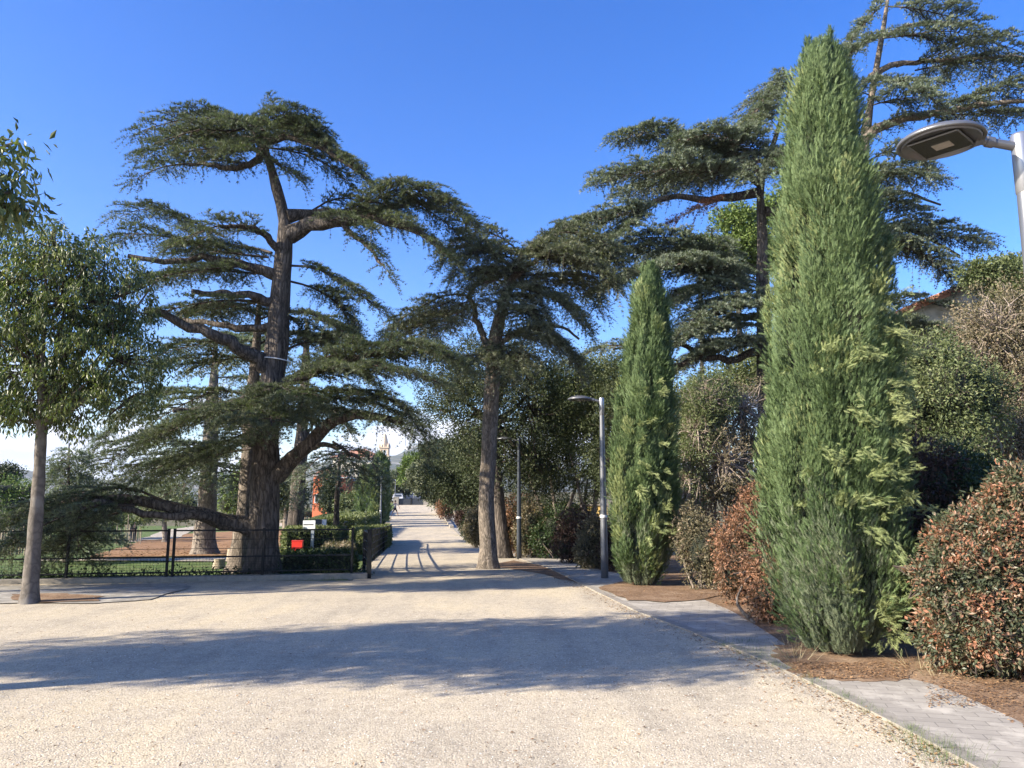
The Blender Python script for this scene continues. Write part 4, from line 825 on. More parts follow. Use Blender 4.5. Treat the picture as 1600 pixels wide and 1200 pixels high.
# ------------------------------------------------------------------ cypresses
def cypress(name, label, bu, bv, tu, tv, Y, prof, nf, size, seed, leaf='cyp', shoots=(), group=None, tuftn=0, low=None, asp=1.0, spires=(), seg=22, T=PLUME, lobes=9):
    rng = np.random.RandomState(seed)
    a = P(bu, bv, Y); a[2] = gz(a[0], a[1]); t = P(tu, tv, Y); H = t[2] - a[2]
    root = thing(name, label, 'tree', a, group)
    hh = np.array([q[0] for q in prof]); rr = np.array([q[1] for q in prof])
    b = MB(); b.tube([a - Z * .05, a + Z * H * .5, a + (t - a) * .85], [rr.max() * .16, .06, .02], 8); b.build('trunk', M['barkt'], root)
    # flutes: several upright plumes make the outline, so the surface has deep upright folds
    ph = rng.uniform(0, 6.28, lobes); top = rng.uniform(.72, 1.0, lobes); top[0] = 1
    def surf(h, an):
        base = np.interp(h, hh, rr)
        f = 1 + .06 * np.sin(an * 2 + h * 9 + seed) + .05 * np.sin(h * H * 3.1 + an + seed) + .10 * np.sin(an * 5 + 3 * np.sin(h * 4 + seed) + seed) + .07 * np.sin(an * 9 + h * 7 + seed * 2) + .05 * np.sin(an * 14 - h * 16 + seed) + .05 * np.sin(h * H * 5 + an * 3)
        gq = np.sin(an * 3.3 + h * 9 + seed) * np.sin(an * 7.1 - h * 23 + seed * 3) + .6 * np.sin(an * 11 + h * 41)
        return base * f * (1 - .24 * sstep((gq - .35) / .55))
    ax = lambda h: a[None] * (1 - h[:, None]) + t[None] * h[:, None]
    c = MB()
    n = nf; h = rng.uniform(0, 1, int(n * 2.2)); pr = np.interp(h, hh, rr) / rr.max(); h = h[rng.uniform(size=len(h)) < pr * .95 + .05][:n]; n = len(h)
    h = np.clip(h, .012, .998)
    an = rng.uniform(0, 6.28, n); dep = rng.uniform(size=n) ** 1.6
    r = surf(h, an) * (1.03 - .24 * dep)
    out = np.stack([np.cos(an), np.sin(an), np.zeros(n)], 1)
    pos = ax(h) + out * r[:, None]; pos[:, 2] += rng.normal(size=n) * .02
    tang = np.stack([-np.sin(an), np.cos(an), np.zeros(n)], 1)
    lean = rng.normal(size=n) * .28 + .35 * wav(pos, 2.6, seed)
    D = nrm(Z * .95 + out * (.28 + .25 * rng.uniform(size=n))[:, None] + tang * lean[:, None])
    U = nrm(out + tang * rng.normal(size=n)[:, None] * .9)
    s = size * rng.uniform(.5, 1.35, n) * (1 - .25 * h)
    mt = wav(pos, 1.7, seed + 3) + rng.normal(size=n) * .25 > 1.05
    lowm = (h < .17 + .05 * rng.normal(size=n)) if low else np.zeros(n, bool)
    for m_, sel in ((0, ~mt & ~lowm), (2, mt & ~lowm), (3, lowm)): place(T[0], T[1], pos[sel], D[sel], U[sel], s[sel], rng, c, m_)
    for (ub, vb, ut, vt, rm, dy) in spires:
        p0, p1 = P(ub, vb, Y + dy), P(ut, vt, Y + dy); m = int(5200 * rm * np.linalg.norm(p1 - p0)); hh2 = rng.uniform(0, 1, m); a2 = rng.uniform(0, 6.28, m)
        r2 = rm * np.minimum(1, (1 - hh2) * 1.7 + .04) * np.minimum(1, hh2 * 3 + .35) * (1 + .12 * np.sin(a2 * 3 + hh2 * 9)) * (1 - .3 * rng.uniform(size=m) ** 2)
        o2 = np.stack([np.cos(a2), np.sin(a2), 0 * a2], 1); pp = p0 + (p1 - p0) * hh2[:, None] + o2 * r2[:, None]
        place(T[0], T[1], pp, nrm(nrm(p1 - p0) + o2 * .35 + rng.normal(size=(m, 3)) * .22), nrm(o2 + rng.normal(size=(m, 3)) * .7), size * rng.uniform(.5, 1.3, m), rng, c, 0)
    # plumes: raised feathery clumps over the surface
    for k in range(tuftn):
        h0 = rng.uniform(.05, .93); a0 = rng.uniform(0, 6.28); w0 = rng.uniform(.10, .2) * rr.max() / .7; m = 90
        e = nrm(rng.normal(size=(m, 3))) * np.array((1, 1, 2.2)) * w0 * rng.uniform(.2, 1, (m, 1)) ** .6
        o = np.array((math.cos(a0), math.sin(a0), 0)); c0 = ax(np.array([h0]))[0] + o * surf(np.array([h0]), np.array([a0]))[0] * 1.0
        pp = c0 + e; d = nrm(Z * .8 + o * .45 + e / w0 * .35 + rng.normal(size=(m, 3)) * .15)
        place(T[0], T[1], pp, d, nrm(o + rng.normal(size=(m, 3)) * .6), size * rng.uniform(.7, 1.3, m), rng, c, 2 if rng.uniform() < .16 else 0)
    # stray shoots: feathery drooping sprays
    for (u, v, sc_, dirx, dz) in shoots:
        p0 = P(u, v, Y); hh_ = (p0[2] - a[2]) / H; axx = ax(np.array([hh_]))[0]; rr_ = np.interp(hh_, hh, rr)
        dx = np.clip((p0[0] - axx[0]), -rr_ * .9, rr_ * .88); p0 = np.array((axx[0] + dx, axx[1] - math.sqrt(max(0, rr_ ** 2 * 1.1 - dx * dx)) * 1.0, p0[2]))
        d = nrm(np.array((dirx, -.5, dz))); L = .36 * sc_; m = int(62 * sc_); ss = rng.uniform(0, 1, m)
        pp = p0 + d * (ss * L)[:, None] - Z * (.25 * L * ss ** 2)[:, None] + rng.normal(size=(m, 3)) * .035 * sc_
        place(FEATHER[0], FEATHER[1], pp, nrm(d + rng.normal(size=(m, 3)) * .35 - Z * (.5 * ss)[:, None]), nrm(rng.normal(size=(m, 3)) + (0, -.7, .7)), size * .95 * rng.uniform(.7, 1.2, m) * sc_ ** .3, rng, c, 2)
    # inner core so the foliage is closed
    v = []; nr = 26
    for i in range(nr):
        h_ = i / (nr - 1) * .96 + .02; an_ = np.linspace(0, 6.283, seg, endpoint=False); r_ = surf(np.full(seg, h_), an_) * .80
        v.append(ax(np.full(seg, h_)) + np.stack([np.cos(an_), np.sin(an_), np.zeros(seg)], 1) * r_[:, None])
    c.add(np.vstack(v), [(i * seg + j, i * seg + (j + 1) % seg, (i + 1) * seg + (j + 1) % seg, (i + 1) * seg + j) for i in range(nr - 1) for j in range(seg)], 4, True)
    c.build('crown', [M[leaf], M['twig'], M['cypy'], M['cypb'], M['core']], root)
    return root
rngs = np.random.RandomState(4)
shoots = []
for k in range(96):
    v = rngs.uniform(480, 1000); u = rngs.uniform(1290, 1400) if rngs.uniform() < .75 else rngs.uniform(1215, 1290)
    if v > 850: u = rngs.uniform(1330, 1405)
    shoots.append((u, v, rngs.uniform(.35, .95), rngs.uniform(-.5, .8), rngs.uniform(-.4, .7)))
shoots += [(1385, 790, 1.5, 1.0, -.05), (1390, 560, .9, .9, .1), (1372, 300, .5, .6, .5), (1330, 545, .9, .6, .2), (1215, 470, .6, -.7, .2), (1225, 590, .6, -.7, .1), (1380, 480, .8, .8, .6), (1395, 420, .7, .5, .9)]
cypress('cypress', 'large tall cypress on the right with ragged pale sprays on its side', 1312, 1034, 1283, 64, 8.55,
        [(0, .26), (.02, .36), (.06, .53), (.12, .61), (.22, .655), (.35, .63), (.46, .60), (.56, .585), (.64, .545), (.73, .455), (.84, .365), (.90, .31), (.95, .25), (.98, .17), (1, .05)], 125000, .084, 12, shoots=shoots, tuftn=420, low=True, spires=[(1385, 600, 1388, 372, .13, -.1), (1262, 150, 1262, 62, .10, 0), (1296, 150, 1296, 46, .10, 0), (1325, 330, 1320, 190, .14, -.1), (1232, 420, 1240, 250, .12, -.1), (1395, 880, 1405, 660, .16, 0), (1228, 800, 1216, 560, .14, -.1), (1372, 440, 1362, 285, .12, 0), (1300, 420, 1290, 260, .14, -.42)])
shoots2 = [(rngs.uniform(985, 1040), rngs.uniform(600, 860), rngs.uniform(.4, .8), rngs.uniform(-.3, .7), rngs.uniform(-.2, .5)) for k in range(30)] + [(1020, 830, 1.0, .8, .3), (965, 640, .6, -.7, .1)]
cypress('cypress', 'smaller cypress beside the lamp post, dark green and narrow-topped', 1001, 914, 1017, 412, 15.5,
        [(0, .24), (.03, .36), (.08, .48), (.21, .585), (.41, .53), (.6, .455), (.81, .335), (.91, .25), (.97, .13), (1, .03)], 62000, .12, 17, shoots=shoots2, tuftn=200, low=True, spires=[(1042, 620, 1040, 480, .13, 0), (988, 620, 992, 500, .13, 0), (1008, 520, 1004, 420, .12, 0), (968, 760, 966, 620, .14, 0), (1048, 800, 1046, 640, .14, 0)])
for (bu, bv, tu, tv, Y, w, lb) in [(591, 822, 593, 707, 62, .68, 'dark cypress in front of the church spire, tallest of the row left of the path'), (598, 814, 602, 716, 70, .42, 'cypress at the right end of the dark row, next to the walker'),
                                   (576, 814, 576, 728, 66, .72, 'greener cypress left of the tallest one in the dark row'), (571, 808, 568, 742, 74, .66, 'low cypress at the left end of the dark row')]:
    g_ = G(bu, bv); Yb = g_[1] if abs(g_[1] - Y) < 25 else Y
    cypress('cypress', lb, bu, bv, tu, tv, Y, [(0, .4 * w), (.06, .8 * w), (.25, w), (.5, .95 * w), (.75, .7 * w), (.92, .35 * w), (1, .06)], 3600, .5, int(bu), group='dark cypresses left of the path', tuftn=26)

# ------------------------------------------------------------------ broad-leaved trees and shrubs
YL = 12.8
b0 = G(46, 943)
M['barks'].node_tree.nodes['Bump'].inputs['Strength'].default_value = .6
btree('evergreen_tree', 'round-crowned evergreen with smooth grey trunk standing in the yard at the far left', b0, [P(52, 860, YL), P(60, 760, YL), P(63, 700, YL), P(66, 655, YL)],
      [pb(95, 470, YL, 120, 105), pb(30, 440, YL, 80, 80), pb(165, 470, YL, 82, 80), pb(180, 560, YL, 78, 75), pb(60, 575, YL, 110, 85), pb(-30, 520, YL, 95, 105), pb(110, 625, YL, 85, 55), pb(10, 640, YL, 60, 48), pb(205, 620, YL, 45, 48), pb(95, 400, YL - .3, 85, 48)],
      'privet', 900, .19, 42, .088, 101, 'barks', T=LONG, hangd=1.15, outd=.25, wood=4, r=(.122, .08), shell=(.3, 1.05), twig='twig')
for (x, y, z, rx, ry, rz, lb, sd_, nc) in [(-7.15, 5.9, 4.4, 2.5, 2.25, 1.0, 'evergreen with dark hanging leaves reaching in at the upper left corner of the frame', 103, 720), (-11.5, 5.2, 4.7, 2.9, 1.1, .85, 'evergreen out of frame that throws the long shade across the gravel', 104, 500), (-14.3, 12.2, 4.8, 2.9, 1.7, 1.0, 'evergreen out of frame at the far left that shades the ground by the fence', 105, 500)]:
    c_ = np.array((x, y, z))
    btree('evergreen_tree', lb, (x - .3, y, 0), [c_ * (1, 1, 0) + (0, 0, 1.5), c_ * (1, 1, 0) + (0, 0, 3.4)],
          [(c_, (rx, ry, rz)), (c_ + (.8, .9, .3), (rx * .6, ry * .6, rz * .8)), (c_ + (-.9, -.6, .2), (rx * .6, ry * .6, rz * .8)), (c_ + (.4, -.9, -.1), (rx * .6, ry * .55, rz * .7))] + ([pb(-10, 300, 6.1, 42, 52), pb(-10, 290, 6.0, 40, 60), pb(-8, 320, 6.2, 36, 40), pb(-6, 250, 6.2, 40, 38), pb(-10, 245, 6.1, 38, 34)] if sd_ == 103 else []),
          'privet', nc, .27, 46, .10, sd_, 'barks', T=LONG, hangd=.9, outd=.3, wood=4, r=(.17, .11), shell=(.2, 1.0))

def oak(label, u, v, Y, blobs, seed, leaf='oak', ncl=420, cr=.32, per=46, size=.085, stems=None, trunk=True, name='holm_oak', r=(.16, .1), th=None, wood=4, corek=None, **k):
    if corek is None: ncl = int(ncl * 1.75); k.setdefault('shell', (.12, 1.0))
    g = G(u, v); Yb = Y if Y else g[1]; base = P(u, v, Yb); base[2] = gz(base[0], Yb)
    bl = [pb(*(q[:2] + (Yb + q[2],) + q[3:])) for q in blobs]
    tr = None
    if trunk and not stems: c = bl[0][0]; tr = [base * .5 + (np.append(c[:2], base[2] * 0 + c[2]) * .5) - Z * .2, np.array((c[0] * .8 + base[0] * .2, c[1], c[2] - bl[0][1][2] * .5))]
    return btree(name, label, base, tr, bl, leaf, ncl, cr, per, size, seed, 'barkg' if not k.get('bark') else k.pop('bark'), stems=stems, corek=corek, r=r, wood=wood, **k)
oak('dark holm oak with forked leaning trunk just behind the bare cedar trunk', 787, 858, 26.5, [(765, 610, 0, 85, 95), (720, 600, 0, 72, 70), (700, 640, .5, 55, 50), (830, 640, 0, 75, 90), (800, 560, 0, 80, 55), (770, 720, .5, 70, 60), (840, 730, .5, 60, 60)], 201, ncl=720, r=(.25, .17), bark='barkc')
oak('rounded dark holm oak overhanging the pavement left of the bare cedar trunk', 742, 838, 40, [(730, 735, 0, 62, 62), (700, 755, .5, 45, 40), (745, 690, 0, 45, 32), (748, 778, 0, 30, 26)], 202, ncl=460, cr=.36, size=.13)
oak('greyer holm oak further along the pavement edge with a low crown', 722, 822, 56, [(694, 740, 0, 42, 42), (676, 752, 0, 24, 22), (716, 756, 0, 28, 26)], 203, 'olive', ncl=300, cr=.45, size=.2)
oak('small olive-grey tree in front of the white gate pier', 694, 800, 88, [(672, 752, 0, 26, 24), (655, 745, 0, 20, 18), (690, 770, 0, 25, 22)], 204, 'olive', ncl=220, cr=.6, size=.32)
oak('bright green pine rising beyond the gate', 676, 790, 135, [(652, 728, 0, 26, 16), (668, 722, 0, 20, 14), (640, 745, 0, 16, 14)], 205, 'pine', ncl=200, cr=.8, size=.5, name='pine_tree')
oak('flat-topped dark cedar silhouette far down the street', 616, 778, 150, [(628, 744, 0, 18, 5), (620, 752, 0, 12, 4), (636, 758, 0, 14, 5), (626, 766, 0, 12, 6)], 206, 'cedar', ncl=120, cr=.9, size=.6, name='cedar_tree')
oak('tall dark tree left of the far street behind the cypresses', 612, 785, 170, [(619, 762, 0, 10, 14), (608, 765, 0, 12, 14)], 207, 'oak', ncl=100, cr=1.0, size=.7, name='street_tree')
oak('flat umbrella-shaped cedar top standing up above the roadside trees', 674, 790, 140, [(673, 700, 0, 16, 4), (668, 706, 0, 10, 3)], 208, 'cedarb', ncl=60, cr=.8, size=.5, name='cedar_tree')
oak('second flat cedar top beside the umbrella-shaped one', 688, 790, 135, [(687, 696, 0, 13, 4), (684, 707, 0, 11, 5)], 209, 'cedarb', ncl=60, cr=.8, size=.5, name='cedar_tree')
oak('deep shaded holm oak behind the thin middle lamp post', 872, 846, 30, [(860, 640, 0, 70, 80), (830, 700, .5, 60, 60), (890, 700, .5, 60, 70), (850, 750, .5, 62, 38), (905, 620, 0, 60, 60)], 210, ncl=640, cr=.34, stems=4, r=(.13, .1))
oak('olive-green holm oak above the hedge left of the near lamp post', 915, 856, 27, [(905, 605, 0, 65, 62), (930, 660, 0, 60, 70), (880, 650, 0, 50, 60), (935, 735, .5, 50, 50), (950, 580, .5, 50, 40)], 211, 'mixed', ncl=560, cr=.3, stems=5, r=(.10, .08))
oak('dark multi-stemmed holm oak between the near lamp post and the smaller cypress', 965, 858, 25, [(975, 650, 0, 55, 60), (1000, 600, 0, 55, 50), (960, 720, 0, 45, 50), (1020, 700, 0, 50, 80)], 212, ncl=480, cr=.3, stems=4, r=(.09, .07))
# shrubs along the pavement
def shrub(label, u, v, Y, blobs, leaf, seed, ncl=260, cr=.16, per=34, size=.055, name='shrub', stems=5, wood=3, corek=.66, T=LEAF, group=None, twig='twig', **k):
    corek = None if wood == 1 else corek - .12
    base = G(u, v) if Y is None else P(u, v, Y); Yb = base[1]; bl = [pb(*(q[:2] + (Yb + q[2],) + q[3:])) for q in blobs]
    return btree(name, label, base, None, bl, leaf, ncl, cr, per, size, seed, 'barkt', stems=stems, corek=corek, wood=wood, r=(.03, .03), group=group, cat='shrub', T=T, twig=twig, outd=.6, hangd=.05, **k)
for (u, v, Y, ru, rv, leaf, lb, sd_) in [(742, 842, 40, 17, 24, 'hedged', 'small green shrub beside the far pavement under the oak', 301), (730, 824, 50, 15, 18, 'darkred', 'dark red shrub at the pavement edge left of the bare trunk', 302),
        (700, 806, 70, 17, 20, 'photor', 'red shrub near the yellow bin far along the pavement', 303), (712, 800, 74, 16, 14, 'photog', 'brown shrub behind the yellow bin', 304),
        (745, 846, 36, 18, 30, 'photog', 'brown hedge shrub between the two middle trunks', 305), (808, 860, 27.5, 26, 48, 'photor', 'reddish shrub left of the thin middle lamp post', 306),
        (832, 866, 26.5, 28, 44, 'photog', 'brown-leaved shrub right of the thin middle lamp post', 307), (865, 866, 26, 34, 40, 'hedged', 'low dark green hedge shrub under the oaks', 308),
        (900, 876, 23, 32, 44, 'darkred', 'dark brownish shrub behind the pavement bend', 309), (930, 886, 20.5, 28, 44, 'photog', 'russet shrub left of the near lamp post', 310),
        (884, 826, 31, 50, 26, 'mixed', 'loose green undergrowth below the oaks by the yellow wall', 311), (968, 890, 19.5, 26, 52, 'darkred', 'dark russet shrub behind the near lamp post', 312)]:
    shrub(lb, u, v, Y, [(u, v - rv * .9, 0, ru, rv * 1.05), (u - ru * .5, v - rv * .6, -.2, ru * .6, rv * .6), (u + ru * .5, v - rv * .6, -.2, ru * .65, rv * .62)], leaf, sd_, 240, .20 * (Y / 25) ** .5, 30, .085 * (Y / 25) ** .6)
shrub('big half-bare shrub with arching pale twigs between the two cypresses', 1130, 885, 19.3, [(1120, 680, 0, 66, 88), (1160, 640, 0, 52, 62), (1090, 650, 0, 44, 58), (1175, 700, 0, 44, 90), (1120, 770, 0, 62, 60), (1130, 720, -.8, 70, 60), (1180, 770, -.5, 50, 50)], 'photog', 321, 760, .2, 40, .055, stems=16, wood=1, corek=.55, twig='drytwig')
shrub('olive-topped shrub just right of the smaller cypress', 1085, 890, 18.4, [(1105, 620, 0, 50, 42), (1090, 670, 0, 36, 60), (1070, 750, .2, 32, 70)], 'mixed', 322, 520, .18, 44, .055, wood=1, twig='drytwig')
shrub('grey-brown low shrub right of the foot of the smaller cypress', 1105, 918, 14.6, [(1100, 862, 0, 40, 58), (1080, 830, .2, 30, 42), (1125, 880, -.2, 30, 42)], 'photog', 323, 330, .13, 34, .05)
shrub('orange-red photinia with a sunlit top behind the smaller cypress', 1078, 905, 16.2, [(1080, 822, 0, 42, 32), (1100, 850, .3, 40, 46)], 'photor', 324, 240, .13, 34, .055)
shrub('tall orange-red photinia left of the large cypress', 1178, 950, 12.6, [(1185, 800, 0, 34, 44), (1160, 860, 0, 44, 66), (1195, 880, .2, 36, 72), (1150, 900, -.2, 30, 40)], 'photor', 325, 560, .12, 38, .05)
shrub('rusty photinia at the left foot of the large cypress', 1205, 980, 10.6, [(1205, 925, 0, 34, 50), (1190, 890, .3, 26, 40)], 'photor', 326, 260, .12, 34, .045)
shrub('broad green shrub with rounded sunny top right of the large cypress', 1470, 950, 12.5, [(1465, 610, 0, 78, 80), (1420, 640, 0, 50, 90), (1520, 620, .3, 60, 70), (1470, 720, 0, 90, 90), (1440, 560, .2, 50, 40)], 'mixed', 331, 950, .17, 36, .055, stems=8)
shrub('dry twiggy bush with brown leaves at the top right, in front of the tiled roof', 1560, 900, 14.5, [(1560, 520, 0, 75, 75), (1620, 500, 0, 60, 90), (1530, 570, 0, 50, 60), (1600, 620, 0, 80, 80), (1600, 710, -.4, 70, 70), (1545, 670, -.4, 50, 60)], 'photog', 332, 1250, .19, 36, .055, stems=18, wood=1, corek=.6, twig='drytwig')
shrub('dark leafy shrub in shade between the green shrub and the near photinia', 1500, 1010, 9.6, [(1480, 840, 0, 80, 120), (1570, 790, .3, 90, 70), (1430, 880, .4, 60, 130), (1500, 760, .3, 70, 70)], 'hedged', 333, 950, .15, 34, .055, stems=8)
shrub('dark red shrub half hidden right of the large cypress', 1445, 1020, 9.2, [(1440, 900, 0, 46, 120), (1425, 960, 0, 30, 60), (1450, 770, .4, 55, 90)], 'darkred', 334, 420, .14, 34, .05, stems=8)
shrub('near photinia with mixed red and green leaves at the right edge', 1560, 1055, 7.5, [(1545, 930, 0, 92, 108), (1500, 850, .1, 40, 40), (1600, 760, .1, 50, 40), (1460, 900, 0, 30, 34), (1585, 860, .1, 90, 105), (1500, 960, 0, 54, 84), (1620, 930, .1, 80, 120), (1490, 1000, 0, 48, 48), (1600, 1010, -.1, 60, 50), (1530, 870, .1, 70, 70), (1545, 1000, -.1, 70, 50)], 'photo', 341, 1900, .125, 48, .046, stems=10, corek=.74)
oak('light-leaved young tree against the sky at the right edge by the roof', 1560, 700, 24, [(1560, 430, 0, 42, 20), (1530, 425, 0, 24, 14), (1590, 415, 0, 26, 16), (1575, 455, 0, 30, 18)], 342, 'mixed', ncl=170, cr=.28, size=.11, name='young_tree', corek=None, wood=1, r=(.08, .05))
oak('round light green pine crown seen behind the blue-grey cedar', 1160, 700, 46, [(1150, 345, 0, 34, 22), (1170, 380, 0, 42, 26), (1135, 395, 0, 34, 20), (1215, 330, 0, 34, 30), (1195, 400, 0, 36, 24)], 343, 'pine', ncl=520, cr=.55, size=.2, name='pine_tree', corek=.5, r=(.2, .14), bark='barkc')
oak('small bright pine crown low behind the blue-grey cedar', 1095, 700, 50, [(1095, 388, 0, 32, 16), (1118, 400, 0, 24, 14)], 344, 'pine', ncl=200, cr=.55, size=.2, name='pine_tree', corek=.5, r=(.16, .12), bark='barkc')
oak('dark tree behind the boughs of the blue-grey cedar', 1100, 860, 33, [(1095, 640, 0, 60, 50), (1140, 600, 0, 60, 40), (1030, 640, 0, 60, 60), (1190, 580, 0, 60, 60)], 345, 'mixed', ncl=420, cr=.36, size=.12)
# park background at the left
for (nm, lb, u, v, Y, bl, leaf, sd_) in [
    ('stone_pine', 'broad bright green stone pine low at the left edge', 20, 838, 60, [(10, 765, 0, 45, 17), (45, 770, 0, 22, 14), (-40, 765, 0, 50, 18), (20, 790, 0, 40, 16)], 'pine', 401),
    ('dark_tree', 'dark round tree above the bright stone pine', 5, 830, 75, [(5, 742, 0, 22, 12), (-15, 748, 0, 24, 12)], 'oak', 402),
    ('park_tree', 'yellow-green tree beside the pale cedar trunk in the park', 385, 835, 62, [(372, 760, 0, 28, 36), (395, 745, 0, 24, 30), (360, 785, 0, 22, 22)], 'pine', 403),
    ('park_tree', 'dark green tree seen right of the big cedar trunk', 447, 815, 68, [(448, 752, 0, 18, 34), (436, 775, 0, 16, 22), (458, 775, 0, 14, 20)], 'oak', 404),
    ('park_tree', 'leafy tree behind the low cedar limb', 260, 832, 66, [(255, 780, 0, 34, 26), (225, 795, 0, 28, 20), (290, 790, 0, 28, 22)], 'mixed', 405),
    ('park_tree', 'olive tree behind the young cedar', 150, 838, 70, [(150, 780, 0, 34, 22), (120, 790, 0, 28, 18), (180, 790, 0, 24, 22)], 'olive', 406),
    ('park_tree', 'bright low tree behind the wooden stakes', 205, 838, 82, [(205, 800, 0, 34, 15), (175, 806, 0, 20, 12)], 'pine', 407),
    ('park_tree', 'far dark trees at the left end of the stake fence', 60, 838, 90, [(70, 808, 0, 34, 14), (30, 810, 0, 28, 12), (-30, 800, 0, 40, 20)], 'oak', 408),
    ('dark_conifer', 'dense dark conifer left of the orange house', 516, 800, 90, [(516, 760, 0, 10, 28), (516, 780, 0, 12, 18)], 'oak', 409),
    ('park_tree', 'rounded dark tree in front of the orange house', 458, 805, 95, [(462, 776, 0, 15, 16), (448, 772, 0, 14, 20)], 'oak', 410),
    ('park_tree', 'green tree between the yellow house and the cypress row', 555, 800, 85, [(562, 782, 0, 12, 10), (572, 765, 0, 8, 14), (540, 787, 0, 12, 7)], 'mixed', 411)]:
    oak(lb, u, v, Y, bl, sd_, leaf, ncl=230, cr=.011 * Y, size=.0034 * Y, per=30, name=nm, corek=.6, r=(.25, .15))

# ------------------------------------------------------------------ hedges
def hedge(label, px, h, leaf, seed, size=.06, dens=420, group=None, name='clipped_hedge', topj=.05):
    rng = np.random.RandomState(seed); q = np.array([G(*a) for a in px]); root = thing(name, label, 'hedge', q.mean(0), group)
    m = MB(); mid = q.mean(0)
    def pt(s, t): return q[0] * ((1 - s) * (1 - t)) + q[1] * (s * (1 - t)) + q[2] * (s * t) + q[3] * ((1 - s) * t)
    L1 = np.linalg.norm(q[1] - q[0]); L2 = np.linalg.norm(q[3] - q[0]); pos = []; nr_ = []
    def add(n, f, nv):
        n = int(n); pos.append(f(n)); nr_.append(np.repeat(np.array(nv, float)[None], n, 0))
    S = lambda n: rng.uniform(0, 1, n)
    def grid(s, t): return pt(s[:, None], t[:, None])
    add(L1 * L2 * dens, lambda n: grid(S(n), S(n)) + Z * h, (0, 0, 1))
    for (s0, t0, s1, t1) in ((0, 0, 1, 0), (1, 0, 1, 1), (0, 1, 1, 1), (0, 0, 0, 1)):
        a, e = pt(s0, t0), pt(s1, t1); L = np.linalg.norm(e - a); nv = nrm(np.cross(e - a, Z)); nv = nv if nv @ ((a + e) / 2 - mid) > 0 else -nv
        def f(n): k = S(n)[:, None]; return a * (1 - k) + e * k + Z * (S(n)[:, None] * h)
        add(L * h * dens * 1.1, f, nv)
    pos = np.vstack(pos); nr_ = np.vstack(nr_); n = len(pos)
    c_ = pos - mid; c_[:, 2] = pos[:, 2] - (mid[2] + h * .5)
    pos = pos + nr_ * (wav(pos, 3.5, seed) * topj + rng.normal(size=n) * .03)[:, None]
    # round the shoulders
    top = np.clip((pos[:, 2] - mid[2] - h * .75) / (h * .25), 0, 1)
    pos[:, :2] -= (nrm(pos - mid) * (top * .07)[:, None])[:, :2]
    place(LEAF[0], LEAF[1], pos, nr_ * .6 + rng.normal(size=(n, 3)) * .7, nr_ + rng.normal(size=(n, 3)) * .5, size * rng.uniform(.6, 1.4, n), rng, m, 0)
    k = q * .90 + mid * .10; m.quadbox([tuple(p - Z * .02) for p in (k if np.cross((k[1] - k[0])[:2], (k[2] - k[1])[:2]) > 0 else k[::-1])], h * .95, 1)
    m.build('foliage', [M[leaf], M['core']], root); return root
hg = 'clipped hedges in the park left of the path'
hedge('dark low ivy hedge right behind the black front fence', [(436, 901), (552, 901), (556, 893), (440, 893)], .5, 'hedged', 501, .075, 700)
hedge('sunlit clipped hedge behind the white sign board', [(442, 874), (520, 870), (540, 862), (445, 862)], .95, 'hedge', 502, .085, 420, hg)
hedge('low brownish hedge piece right of the sign posts', [(505, 878), (548, 878), (552, 868), (505, 868)], .45, 'photog', 503, .08, 420)
hedge('rounded sunlit hedge enclosed by the far end of the black side fence', [(560, 868), (606, 856), (609, 845), (548, 852)], .8, 'hedge', 504, .1, 420, hg)
hedge('long pale clipped hedge above the handrail', [(500, 845), (556, 842), (592, 826), (540, 826)], 1.15, 'hedge', 505, .14, 260, hg)
hedge('clipped hedge with flat top in the middle distance left of the cypresses', [(470, 828), (540, 822), (566, 814), (500, 814)], 1.0, 'mixed', 506, .2, 160, hg)
hedge('furthest clipped hedge below the yellow wall', [(520, 812), (570, 808), (575, 802), (530, 803)], 1.6, 'hedge', 507, .3, 90, hg)
hedge('dark rough hedge behind the young tree stakes', [(440, 818), (520, 812), (530, 806), (440, 808)], 1.7, 'olive', 508, .25, 90)
# ------------------------------------------------------------------ front fence
def fpt(u): 
    x = G(u, 903)[0]; t = (x - fa[0]) / (fb[0] - fa[0]); p = fa * (1 - t) + fb * t; return np.array((p[0], p[1] + .12, .09))
fr = thing('metal_fence', 'long black metal fence with wire mesh below, between the gravel yard and the park', 'fence', fpt(280))
posts = [(-140, -132), (12, 20), (158,), (291, 299), (424,), (553,)]
for g_ in posts:
    for u in g_:
        p = fpt(u); b = MB(); b.box(p + Z * .46, (.045, .045, .98)); b.box(p + Z * .955, (.05, .05, .014)); b.build('post', M['black'], fr)
runs = [(-300, -140), (-132, 12), (20, 291), (299, 553)]
for (u0, u1) in runs:
    p0, p1 = fpt(u0), fpt(u1); ang = math.atan2(p1[1] - p0[1], p1[0] - p0[0]); L = np.linalg.norm(p1 - p0)
    for z, th in ((.92, .032), (.73, .011), (.54, .011), (.37, .03), (.06, .028)):
        b = MB(); b.box((p0 + p1) / 2 + Z * z, (L - .045, th * .8, th), ang); b.build('rail', M['black'], fr)
    b = MB(); n = int(L / .065)
    for i in range(1, n): b.box(p0 + (p1 - p0) * i / n + Z * .21, (.0035, .0035, .30), ang)
    for z in (.11, .16, .21, .26, .31): b.box((p0 + p1) / 2 + Z * z, (L - .05, .0035, .0035), ang)
    b.build('wire_mesh', M['black'], fr)
